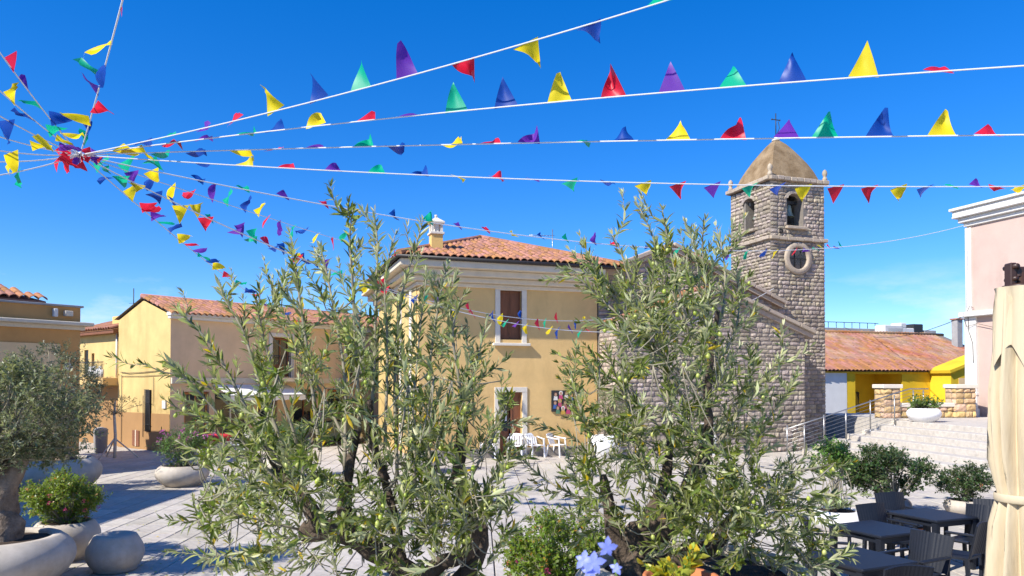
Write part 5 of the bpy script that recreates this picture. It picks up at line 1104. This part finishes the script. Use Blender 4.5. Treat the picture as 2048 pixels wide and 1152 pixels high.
def dark_chair(label, loc, rz):
    t = thing('cafe_chair', label, 'chair', loc, rz, 'dark resin chairs at the cafe tables')          # faces -y
    mb = MB(); mb.add(*grid_shell(lambda u, v: Vector(((u-.5)*.46, -.22+.44*v, .445-.02*math.sin(math.pi*u)*math.sin(math.pi*v)+.015*v)), 8, 6, -.03), smooth=False); mb.build('seat', M['resin'], t)
    def back(u, v):
        x = (u-.5)*(.46+.05*v); rib = .0028*(1 if int(u*26) % 2 else -1); return Vector((x, .215+.10*v-.05*math.cos((u-.5)*math.pi)*1+.05+rib*.6, .46+.41*v+.02*math.sin(u*math.pi)))
    mb = MB(); mb.add(*grid_shell(back, 26, 6, .022)); mb.build('backrest', M['resin'], t)
    for s in (-1, 1):
        mb = MB(); bar(mb, (s*.235, -.215, 0), (s*.235, -.20, .64), .042, .042); mb.build('leg', M['resin'], t)
        mb = MB(); bar(mb, (s*.22, .25, 0), (s*.225, .22, .46), .042, .042); mb.build('leg', M['resin'], t)
        mb = MB(); mb.bbox(s*.245-.03, s*.245+.03, -.24, .26, .641, .668, .008); mb.build('armrest', M['resin'], t)
    return t
def dark_table(label, loc, rz):
    t = thing('cafe_table', label, 'table', loc, rz, 'dark resin cafe tables')
    MB().bbox(-.41, .41, -.41, .41, .695, .735, .012).build('tabletop', M['resin'], t)
    mb = MB(); mb.box(-.36, .36, -.365, -.34, .63, .694); mb.box(-.36, .36, .34, .365, .63, .694); mb.box(-.365, -.34, -.34, .34, .63, .694); mb.box(.34, .365, -.34, .34, .63, .694); mb.build('apron', M['resin'], t)
    for sx in (-1, 1):
        for sy in (-1, 1): mb = MB(); bar(mb, (sx*.355, sy*.355, 0), (sx*.355, sy*.355, .694), .06, .06, .075, .075); mb.build('leg', M['resin'], t)
    return t
tA = at(1862, 1029, 10.55); tB = at(1752, 1052, 9.55); tC = at(1716, 1113, 7.95)
dark_table('farther dark cafe table nearest the closed parasol, terracotta pot behind', (tA.x, tA.y, 0), R(22)); dark_table('middle dark cafe table in front of the white agave bowl', (tB.x, tB.y, 0), R(24)); dark_table('nearest bluish dark cafe table at the bottom edge under olive twigs', (tC.x, tC.y, 0), R(24))
def chair_at(label, px, top_y, d, rz): c = at(px, top_y, d); dark_chair(label, (c.x, c.y, 0), R(rz))
chair_at('dark chair behind the farther table, facing the camera, before the navy pot', 1810, 1000, 11.3, 12)
chair_at('ribbed dark chair between the farther and middle tables, back to the white bowl', 1780, 1026, 10.25, 20)
chair_at('dark chair left of the middle table with olive twigs across its back', 1668, 1055, 9.25, 72)
chair_at('dark chair right of the nearest table showing its ribbed back', 1826, 1085, 8.35, -62)
chair_at('closest dark chair, at the bottom edge, its back turned to the camera', 1768, 1120, 7.25, 190)
chair_at('dark armchair with its back to the parasol, right side of the farther table', 1912, 1058, 9.35, 215)
chair_at('dark chair beyond the farther table beside the closed parasol', 1943, 1030, 10.2, -60)
chair_at('dark chair half hidden behind the cream parasol', 1990, 1015, 10.6, -30)
def white_chair(label, loc, rz):
    t = thing('plastic_chair', label, 'chair', loc, rz, 'white plastic chairs by the ochre wall'); MW = M['plastic_w']
    mb = MB(); mb.add(*grid_shell(lambda u, v: Vector(((u-.5)*.44, -.22+.42*v, .43-.015*math.sin(math.pi*u))), 5, 4, -.02)); mb.build('seat', MW, t)
    mb = MB()
    for i in range(5):
        x = (i-2)*.085; mb.add(*grid_shell(lambda u, v: Vector((x+(u-.5)*.055, .2+.10*v, .44+.30*v)), 1, 3, .014))
    mb.add(*grid_shell(lambda u, v: Vector(((u-.5)*.46, .30+.015*v, .74+(.055+.03*math.sin(math.pi*u))*v)), 8, 2, .02)); mb.build('backrest', MW, t)
    for s in (-1, 1):
        mb = MB(); bar(mb, (s*.25, -.24, 0), (s*.235, -.2, .62), .05, .035); mb.build('leg', MW, t)
        mb = MB(); bar(mb, (s*.25, .30, 0), (s*.23, .22, .43), .05, .035); mb.build('leg', MW, t)
        mb = MB(); mb.tube(smooth_path([(s*.245, -.23, .635), (s*.265, 0, .65), (s*.24, .28, .70)], 6), .024, 6); mb.build('armrest', MW, t)
    return t
for lab, px, py, rz in (('white plastic chair on the right, angled, under the painted panel', 1114, 913, 40), ('white plastic chair in the middle right of the door frame', 1070, 914, 10), ('white plastic chair before the door frame, angled left', 1030, 915, -25), ('white plastic chair left of the door, half hidden by olive leaves', 975, 917, -15)):
    g = ground(px, py); white_chair(lab, (g.x, g.y-.05, 0), TH+R(rz))
# white notice stand by the church porch
g = ground(1411, 908); ns_ = thing('notice_stand', 'white folding notice board standing against the church porch', 'notice board', (g.x, g.y-.3, 0), TH)
for s in (0, 1):
    mb = MB(); v = [(-.28, -.22+.2*s, 0), (.28, -.22+.2*s, 0), (.28, 0-.0*s, 1.15), (-.28, 0, 1.15)]; mb.add([(p[0], p[1]+.03*s, p[2]) for p in v]+[(p[0], p[1]+.03*s+.02, p[2]) for p in v], [(0, 1, 2, 3), (7, 6, 5, 4), (0, 4, 5, 1), (1, 5, 6, 2), (2, 6, 7, 3), (3, 7, 4, 0)]); mb.build('board', M['white'], ns_)
# cafe front: red parasol-like cloth table, car seen through the leaves
g = ground(425, 915); rt = thing('red_cloth_table', 'small round table with red and white cloth before the shop front', 'table', (g.x, g.y+.5, 0))
mb = MB(); mb.lathe([(.001, .76), (.5, .76), (.52, .74), (.56, .56), (.53, .56), (.5, .72)], 22); mb.build('tablecloth', M['red_cloth'], rt); MB().tube([(0, 0, 0), (0, 0, .74)], .04, 8).build('leg', M['steel'], rt); MB().lathe([(.3, 0), (.3, .03), (.05, .05)], 16).build('foot', M['iron'], rt)
for lab, dx, rz in (('white shop chair left of the red table', -.75, 90), ('white shop chair right of the red table', .75, -90)): white_chair(lab, (g.x+dx, g.y+.5, 0), R(rz))['group'] = 'white chairs at the red table'
# parked car glimpsed behind the left olive
g = ground(635, 893); car = thing('parked_car', 'dark green parked car glimpsed through the left olive leaves', 'car', (g.x, g.y+.9, 0), TB_)
sec = [(-2.0, .35, .62, .70), (-1.9, .25, .80, .78), (-1.1, .2, .92, .84), (-.5, .2, .98, .84), (1.2, .2, 1.0, .84), (1.85, .25, .95, .8), (2.02, .35, .7, .72)]
def loft(mb, sec, nrow, m=0):
    v = []; k = 8
    for x, z0, z1, w_ in sec: v += [(x, -w_, z0+.1), (x, -w_, (z0+z1)/2), (x, -w_*.97, z1-.06), (x, -w_*.85, z1), (x, w_*.85, z1), (x, w_*.97, z1-.06), (x, w_, (z0+z1)/2), (x, w_, z0+.1)]
    n = len(sec); mb.add(v, [(i*k+j, i*k+(j+1) % k, (i+1)*k+(j+1) % k, (i+1)*k+j) for i in range(n-1) for j in range(k)]+[tuple(range(k-1, -1, -1)), tuple(range((n-1)*k, n*k))], m, True)
cp_ = mat('green_car_paint', (.02, .05, .04), .25, .05, 3, spec=.7)
mb = MB(); loft(mb, sec, 8); mb.build('body', cp_, car)
mb = MB(); loft(mb, [(-1.0, .85, .93, .78), (-.35, .85, 1.36, .68), (.3, .85, 1.43, .66), (1.1, .85, 1.38, .66), (1.7, .85, .98, .74)], 8); mb.build('cabin_glass', M['glass'], car)
mb = MB(); loft(mb, [(-.33, 1.3, 1.385, .66), (.3, 1.36, 1.45, .65), (1.12, 1.3, 1.40, .64)], 8); mb.build('roof', cp_, car)
for x in (-1.25, 1.3):
    for s in (-1, 1):
        mb = MB(); mb.lathe([(.12, -.1), (.30, -.1), (.32, -.06), (.32, .06), (.30, .1), (.12, .1)], 18); mb.xf(Matrix.Translation((x, s*.76, .32)) @ Matrix.Rotation(R(90), 4, 'X')); wl = mb.build('wheel', M['iron'], car)
        mb = MB(); mb.lathe([(.001, -.07), (.19, -.07), (.19, .07), (.001, .07)], 14); mb.xf(Matrix.Translation((x, s*.79, .32)) @ Matrix.Rotation(R(90), 4, 'X')); mb.build('rim', M['steel'], wl)
for s in (-.6, .6): mb = MB(); mb.bbox(-2.03, -1.9, s-.16, s+.16, .62, .74, .02); mb.build('headlight', M['white'], car)

# ------------------------------------------------------------------ closed cream parasol with brown cantilever arm
pc_ = at(2042, 600, 5.5); UZ = lambda y: at(2042, y, 5.5).z-1.0
um = thing('closed_parasol', 'folded cream cantilever parasol tied at the waist at the right edge', 'parasol', (pc_.x, pc_.y, 1.0))
def folds(z_list, k, nfold, amp, seed, close=False):
    r = random.Random(seed); ph = [r.uniform(-.25, .25) for _ in range(nfold)]; v = []; n = len(z_list)
    for z, rad, am in z_list:
        for j in range(k):
            a = 2*math.pi*j/k; q = a*nfold/(2*math.pi)+.35*math.sin(a*2+1)+.15*math.sin(z*2.0+a*3); c = abs((q % 1)-.5)*2
            v.append((math.cos(a)*rad*(1-am*amp*c**.8), math.sin(a)*rad*(1-am*amp*c**.8), z+.0*c))
    return v, [(i*k+j, i*k+(j+1) % k, (i+1)*k+(j+1) % k, (i+1)*k+j) for i in range(n-1) for j in range(k)]
mb = MB(); v, f = folds([(UZ(577), .165, .5), (UZ(620), .18, .8), (UZ(700), .205, 1), (UZ(780), .235, 1), (UZ(860), .245, 1), (UZ(920), .228, 1), (UZ(965), .20, .9), (UZ(985), .178, .7), (UZ(996), .172, .5), (UZ(1008), .190, .6), (UZ(1050), .235, .9), (UZ(1110), .265, 1), (UZ(1180), .285, 1), (UZ(1230), .29, 1)], 120, 11, .58, 3); mb.add(v, f, smooth=True); mb.build('canopy', M['canvas'], um)
mb = MB(); k = 96; rows = []; v = []
for zz, rad in ((UZ(575), .168), (UZ(600), .182), (UZ(640), .196), (UZ(690), .212)):
    for j in range(k):
        a = 2*math.pi*j/k; q = (a*6/(2*math.pi)) % 1; c = abs(q-.5)*2; dz = -(c**1.6)*.17*(1 if zz == UZ(690) else .4 if zz == UZ(640) else 0); rr = rad*(1-.30*(1-c)**1.1*(0 if zz == UZ(575) else 1)); v.append((math.cos(a)*rr, math.sin(a)*rr, zz+dz))
mb.add(v, [(i*k+j, i*k+(j+1) % k, (i+1)*k+(j+1) % k, (i+1)*k+j) for i in range(3) for j in range(k)], smooth=True); mb.build('vent_flap', M['canvas'], um)
mb = MB(); mb.lathe([(.182, UZ(1003)), (.188, UZ(1000)), (.188, UZ(990)), (.182, UZ(987))], 40); mb.build('tie_strap', M['canvas'], um)
mb = MB(); mb.lathe([(.09, UZ(577)), (.12, UZ(576)), (.12, UZ(571)), (.09, UZ(569)), (.05, UZ(566)), (.05, UZ(545))], 20, close=True); mb.build('top_cap', M['brown_metal'], um)
mb = MB(); z0 = UZ(548); mb.bbox(-.10, -.05, -.04, .04, z0-.09, z0+.08, .008); mb.bbox(-.05, 1.55, -.045, .045, z0-.03, z0+.05, .01); mb.tube([(-.07, -.07, z0+.05), (-.07, .07, z0+.05)], .02, 8); mb.tube([(-.07, -.06, z0-.04), (-.07, .06, z0-.04)], .018, 8); mb.build('arm', M['brown_metal'], um)
mb = MB(); mb.bbox(1.45, 1.57, -.06, .06, 0, z0+.12, .01); mb.build('mast', M['brown_metal'], um); mb = MB(); mb.bbox(1.05, 1.97, -.45, .45, 0, .08, .02); mb.build('base', M['grey'], um)
MB().tube([(0, 0, .02), (0, 0, z0)], .03, 8).build('pole', M['brown_metal'], um)

# ------------------------------------------------------------------ bunting
def flag_mesh(r, n=7):
    """pennant with rolled attachment edge: base along x, tip along +z, unit size; rippled"""
    a, b, c = r.uniform(-1, 1), r.uniform(-1, 1), r.uniform(0, 6.28); v = []; f = []; idx = {}
    for j in range(n+1):
        t = j/n; m_ = max(1, n-j)
        for i in range(m_+1 if j < n else 1):
            u = (i/m_-.5) if j < n else 0; x = u*(1-t); y = (.13*a*math.sin(math.pi*(t*1.3+u*1.2)+c)-.13*a*math.sin(math.pi*u*1.2+c)+.24*b*t*t+.06*a*(math.sin(6*u+4*t)-math.sin(6*u))); x += .16*b*t*t*(1-t*.4)+.05*a*t
            idx[(j, i)] = len(v); v.append((x, y, t))
    for j in range(n):
        m_ = max(1, n-j); nx_ = (max(1, n-j-1)+1) if j+1 < n else 1
        for i in range(m_):
            if j+1 < n: f.append((idx[(j, i)], idx[(j, i+1)], idx[(j+1, min(i, nx_-1))]))
            else: f.append((idx[(j, i)], idx[(j, i+1)], idx[(j+1, 0)]))
            if j+1 < n and i < m_-1: f.append((idx[(j, i+1)], idx[(j+1, i+1)], idx[(j+1, i)]))
    return v, f
fr_ = random.Random(5); FM = {k: [] for k in FL}
for k in FL:
    for _ in range(7):
        mb = MB(); v, f = flag_mesh(fr_); mb.add(v, f, smooth=True); FM[k].append(mb.mesh('pennant', FL[k]))
HUB = at(160, 310, 12.0)
def proj(p):
    q = p-EYE; y = q.y*_cp+q.z*_sp; z = -q.y*_sp+q.z*_cp; return Vector((1024+F*q.x/y, 576-F*(z/y-_sh)))
def bunting(label, A, B, mid, flags, flen=.38, fw=.33, wdt=.009, seed=0, start=0.0):
    """flags: (pixel x or y along the cord, colour, tip dx px, tip dy px up, width factor)"""
    r = random.Random(seed); lo, hi = -.6, 6.0
    pt = lambda t, s: A.lerp(B, t)-Vector((0, 0, 4*s*t*(1-t)))
    if mid:
        def ymid(s):
            best = min((abs(proj(pt(i/200, s)).x-mid[0]), proj(pt(i/200, s)).y) for i in range(1, 200)); return best[1]
        for _ in range(24):
            m_ = (lo+hi)/2
            if ymid(m_) < mid[1]: lo = m_
            else: hi = m_
        s = (lo+hi)/2
    else: s = .05
    t_ = thing('bunting', label, 'bunting', tuple(A), 0, 'strings of bunting fanning out from one knot'); off = Vector(A)
    mb = MB(); n = 48; mb.tube([pt(i/n, s)-off for i in range(n+1)], [wdt]*(n+1), 6, smooth=False); mb.build('cord', M['string'], t_)
    samp = [(pt(i/600, s), i/600) for i in range(601)]; pr_ = [(proj(p), t) for p, t in samp if p.y > .5]
    for (key, ax, col, tx, ty, wf) in flags:
        q, t = min(pr_, key=lambda e: abs((e[0].x if ax == 'x' else e[0].y)-key)); p = pt(t, s); T = (pt(min(1, t+.004), s)-pt(max(0, t-.004), s)).normalized()
        k = p.y/F; W_vec = Vector((tx*k, 0, ty*k)); l2 = W_vec.length; L_ = max(flen, l2)
        dep = math.sqrt(max(0, L_*L_-l2*l2)); tip = W_vec+Vector((dep*.35, dep*.8, 0))*(1 if l2 < L_ else 0); tip.normalize()
        N_ = T.cross(tip).normalized(); o = obj('pennant', r.choice(FM[col]), t_); Bm = Matrix((T*fw*wf, N_*fw*r.choice((-1, 1)), tip*L_)).transposed().to_4x4(); o.matrix_local = Matrix.Translation(p-off) @ Bm
    return t_
def X(*l): return [(q[0], 'x', q[1], q[2], q[3], q[4] if len(q) > 4 else 1) for q in l]
def Y(*l): return [(q[0], 'y', q[1], q[2], q[3], q[4] if len(q) > 4 else 1) for q in l]
bunting('top bunting cord rising from the knot to the upper edge', HUB, at(1620, -90, 8.2), (730, 175), X((235, 'y', 18, -6), (285, 'b', -28, 6), (335, 'g', -32, 8), (405, 'p', -30, 18), (470, 'r', -36, 18), (552, 'y', -38, 40), (638, 'b', -28, 50), (722, 'g', -2, 62), (813, 'p', -14, 70), (925, 'r', 8, -22), (1050, 'y', 20, -24, 1.1), (1178, 'b', 16, -12), (1320, 'g', 10, 38)), seed=1)
bunting('second bunting cord, with tall upright flags reaching the right edge', HUB, at(2260, 118, 7.9), (1010, 213), X((245, 'p', 14, 2), (270, 'y', 10, -6), (340, 'r', -20, 6), (405, 'p', -26, 6), (487, 'g', -10, 22), (550, 'b', -18, 30), (632, 'y', -24, 32), (728, 'r', -8, 24), (815, 'p', -4, 24), (913, 'g', -12, 60), (1010, 'b', -13, 60), (1117, 'y', -6, 66), (1227, 'r', -7, 67), (1342, 'p', -3, 64), (1465, 'g', -7, 55), (1585, 'b', 0, 63), (1728, 'y', 18, 67), (1875, 'r', 34, 30)), seed=2)
bunting('third bunting cord, level, crossing the tip of the spire', HUB, at(2260, 267, 8.6), (1250, 282), X((320, 'g', -20, 8), (390, 'b', -20, 10), (480, 'y', -14, 8), (547, 'r', -24, 10), (628, 'p', -10, 22), (727, 'g', -8, 32), (790, 'b', 4, 8), (905, 'y', -4, 20), (980, 'r', -8, 28), (1057, 'p', 10, 38), (1158, 'g', 6, 4), (1245, 'b', -2, 40), (1355, 'y', -2, 50), (1467, 'r', 12, 52), (1572, 'p', 12, 43), (1652, 'g', 8, 56), (1758, 'b', 4, 60), (1885, 'y', 10, 57), (1980, 'r', 14, 26)), seed=3)
bunting('fourth bunting cord passing level across the belfry openings', HUB, at(2260, 370, 12.8), (1100, 360), X((297, 'g', 16, -4), (395, 'b', 8, 4), (487, 'y', -4, 27), (573, 'r', -10, 20), (667, 'p', -6, 20), (755, 'g', -6, 24), (840, 'b', 0, 16), (915, 'y', 10, 2), (995, 'r', 10, 12), (1065, 'p', 14, 2), (1140, 'g', 10, -3), (1215, 'b', 12, 3), (1285, 'y', 10, -16), (1355, 'r', 10, -17), (1423, 'p', 12, -12), (1500, 'g', 10, -14), (1555, 'b', 12, -3), (1608, 'y', 6, -25), (1673, 'r', 8, -28), (1738, 'r', 2, -22), (1798, 'y', 14, -20), (1850, 'b', 4, -8), (1900, 'g', 18, 12), (1955, 'p', 10, 16), (1995, 'r', 16, 4), (2040, 'y', 12, -2)), flen=.34, fw=.30, seed=4)
e5 = loc2w(18.9, 0, 0); B5 = at(1934, 449, 30.4)
bunting('long bunting cord over the chimney to the pink building cornice', HUB, B5, (1130, 481), X((300, 'y', 6, -10), (395, 'b', 6, 4), (483, 'g', -4, 14), (565, 'p', -2, 18), (645, 'r', 8, 8), (712, 'y', 10, 4), (787, 'b', -2, 10), (855, 'g', 8, 18), (915, 'p', 4, 7), (970, 'r', 6, 10), (1027, 'y', -4, 6), (1082, 'b', 2, 9), (1132, 'g', 6, 11), (1187, 'p', 12, 18), (1228, 'r', 8, 6), (1300, 'b', 5, 3), (1325, 'y', 6, -3), (1355, 'g', 4, -8), (1395, 'r', 6, -4), (1458, 'p', 0, -12), (1495, 'g', 0, -12), (1530, 'b', 6, -4), (1553, 'y', 0, -11), (1590, 'r', 8, -2), (1614, 'p', 6, 2), (1632, 'g', 5, 4), (1645, 'y', 4, 8), (1660, 'r', 5, 7), (1674, 'p', 6, 2), (1682, 'g', 3, 12)), flen=.34, fw=.27, wdt=.010, seed=5)
B6 = loc2w(14.3, -.06, 6.35)
bunting('sagging bunting cord from the knot past the ochre window to the tower', HUB, B6, (1060, 652), X((240, 'g', -10, -10), (275, 'y', -22, -8), (307, 'b', 4, -14), (360, 'y', -6, -24), (412, 'r', -4, -22), (470, 'p', 6, -8), (500, 'g', 4, -8), (548, 'b', 4, -6), (572, 'y', 10, -4), (592, 'r', 4, -10), (625, 'b', -8, 4), (672, 'g', 6, -6), (730, 'y', 2, -16), (757, 'r', 16, 2), (800, 'y', 4, -10), (850, 'g', 5, 5), (880, 'p', 2, 10), (910, 'y', 2, -9), (945, 'r', 6, 4), (985, 'b', 5, 9), (1010, 'g', 7, -4), (1030, 'p', 8, -2), (1050, 'y', 4, -9), (1075, 'r', 8, 5), (1100, 'y', 6, -5), (1116, 'b', 6, -5), (1140, 'p', 6, 6), (1160, 'g', 5, -5), (1180, 'r', -6, 8), (1260, 'b', 5, -5), (1330, 'y', 5, -5), (1400, 'r', 5, -5)), flen=.36, fw=.29, wdt=.010, seed=6)
bunting('straight bunting cord from the knot to the ochre house eaves corner', HUB, loc2w(-.87, -.6, 6.68), None, X((245, 'g', 8, 3), (302, 'b', -14, -6), (343, 'y', -8, -8), (382, 'r', -14, -6), (420, 'p', 0, 6), (450, 'g', 4, 4), (485, 'b', 8, 2), (512, 'y', 8, 2), (535, 'r', -10, -6), (558, 'p', 0, -12), (588, 'g', -6, -14), (610, 'b', -12, -4), (637, 'y', -10, -14), (664, 'r', 4, -8), (680, 'g', 6, 4), (715, 'b', 4, -8), (750, 'y', 6, 5), (790, 'r', 2, 14)), flen=.37, fw=.30, wdt=.009, seed=17)
B7 = loc2w(6.9, -1.62, 4.9)
bunting('low bunting cord from the knot dipping behind the left close olive', HUB, B7, (585, 508), X((208, 'g', -14, 8), (260, 'p', 4, 6), (345, 'b', -12, 2), (385, 'y', 5, 3), (416, 'g', -6, 6), (476, 'p', 4, 5), (500, 'g', 4, 7), (530, 'r', -4, 14), (560, 'b', 5, 3), (588, 'y', 8, -4), (610, 'b', -8, 5), (648, 'p', 4, 6), (700, 'g', 5, -5), (770, 'r', 4, -6), (830, 'b', 4, -6), (870, 'p', 5, 4), (900, 'y', 4, -7), (935, 'r', 6, 2), (1000, 'y', 4, -8), (1040, 'b', 6, 4), (1090, 'g', 6, -4), (1112, 'r', 6, 5), (1150, 'b', 6, -4), (1170, 'y', 5, 3)), flen=.36, fw=.29, wdt=.010, seed=7)
gdir = Vector((math.cos(TB_), math.sin(TB_), 0)); B8 = GO+gdir*6.4+Vector((.1, -.1, 4.95))
bunting('steep bunting cord from the knot down to the beige house eaves', HUB, B8, (340, 466), X((190, 'g', 10, 6), (215, 'b', -26, -6), (255, 'y', -16, 6), (281, 'r', 4, 14), (288, 'r', 5, -4), (302, 'p', 4, 8), (316, 'g', 4, -4), (338, 'b', 5, 3), (356, 'y', -2, 8), (370, 'r', 6, -2), (386, 'p', 8, -2), (395, 'g', -4, -8), (412, 'b', 7, -2), (425, 'y', 6, 4), (446, 'r', 6, 2), (470, 'g', 5, 3), (490, 'b', 5, 3), (505, 'r', 5, -2), (520, 'p', -4, -10), (535, 'g', 5, 3), (545, 'y', 5, -2), (565, 'b', 4, -3), (590, 'r', 4, -6)), flen=.33, fw=.28, wdt=.010, seed=8)
bunting('bunting cord rising steeply from the knot past the top edge', HUB, at(275, -115, 7.0), None, Y((10, 'r', -38, 16, 1.25), (85, 'y', -62, -16), (130, 'b', -40, -14), (153, 'g', -55, 24), (182, 'p', -45, 22), (213, 'r', -18, 2), (242, 'y', -56, 2), (263, 'b', -30, 8), (285, 'g', -28, 4)), flen=.31, fw=.23, seed=9)
bunting('bunting cord from the knot climbing to the upper left corner', HUB, at(-70, 8, 8.5), None, X((18, 'r', -22, 24), (52, 'p', -34, 22), (80, 'g', -45, 8), (100, 'b', -12, 6), (126, 'y', -10, -4)), flen=.31, fw=.23, seed=10)
bunting('bunting cord leaving the knot to the left edge at mid height', HUB, at(-70, 118, 9.0), None, X((18, 'y', -22, 14), (62, 'b', -42, 2), (95, 'g', -4, 14), (112, 'y', -12, -6)), flen=.31, fw=.23, seed=11)
bunting('bunting cord with large blue flag at the left edge', HUB, at(-70, 190, 8.5), None, X((14, 'b', -30, -8, 1.3), (70, 'y', -6, -26), (118, 'p', 4, 10)), flen=.31, fw=.23, seed=12)
bunting('bunting cord just under the blue flag at the left edge', HUB, at(-70, 250, 9.5), None, X((62, 'y', 2, 14), (130, 'r', -24, -8, 1.2)), flen=.31, fw=.23, seed=13)
bunting('bunting cord with broad yellow flag, nearly level, at the left edge', HUB, at(-70, 290, 9.0), None, X((22, 'y', -26, -10, 1.2), (120, 'r', -12, -6)), flen=.31, fw=.23, seed=14)
bunting('level bunting cord with small yellow flag at the left edge', HUB, at(-70, 322, 10.0), None, X((18, 'y', -14, -6), (115, 'r', -16, -10)), flen=.31, fw=.23, seed=15)
bunting('lowest left bunting cord with a green flag', HUB, at(-70, 360, 10.0), None, X((35, 'g', -14, -8), (135, 'r', -16, -8)), flen=.31, fw=.23, seed=16)
kn = thing('bunting_knot', 'tangled knot of ribbon and crumpled flags joining all the bunting', 'knot', tuple(HUB)); r = random.Random(77)
mb = MB(); bm_ = bmesh.new(); bmesh.ops.create_icosphere(bm_, subdivisions=2, radius=.055)
for q_ in bm_.verts: q_.co *= 1+.3*noise.noise(q_.co*40)
mb.bm(bm_); 
for i in range(5): a = Vector((r.gauss(0, 1), r.gauss(0, .5), r.gauss(-.4, .6))).normalized(); mb.tube(smooth_path([(0, 0, 0), a*.12, a*.2+Vector((0, 0, -.06))], 5), .006, 4)
mb.build('ribbon_knot', M['string'], kn)
for i in range(16):
    col = 'rprrpprrp'[i % 9]; o = obj('pennant', r.choice(FM[col]), kn); a = Vector((r.choice((-1, 1))*r.uniform(.03, .34), r.uniform(-.1, .1), r.uniform(-.12, .08)))
    T_ = Vector((r.gauss(0, 1), r.gauss(0, .4), r.gauss(0, .7))).normalized(); tip = Vector((r.gauss(0, 1), r.gauss(0, .5), r.gauss(0, .5))).normalized(); N_ = T_.cross(tip).normalized(); o.matrix_local = Matrix.Translation(a) @ Matrix((T_*.15, N_*.15, tip*.17)).transposed().to_4x4()
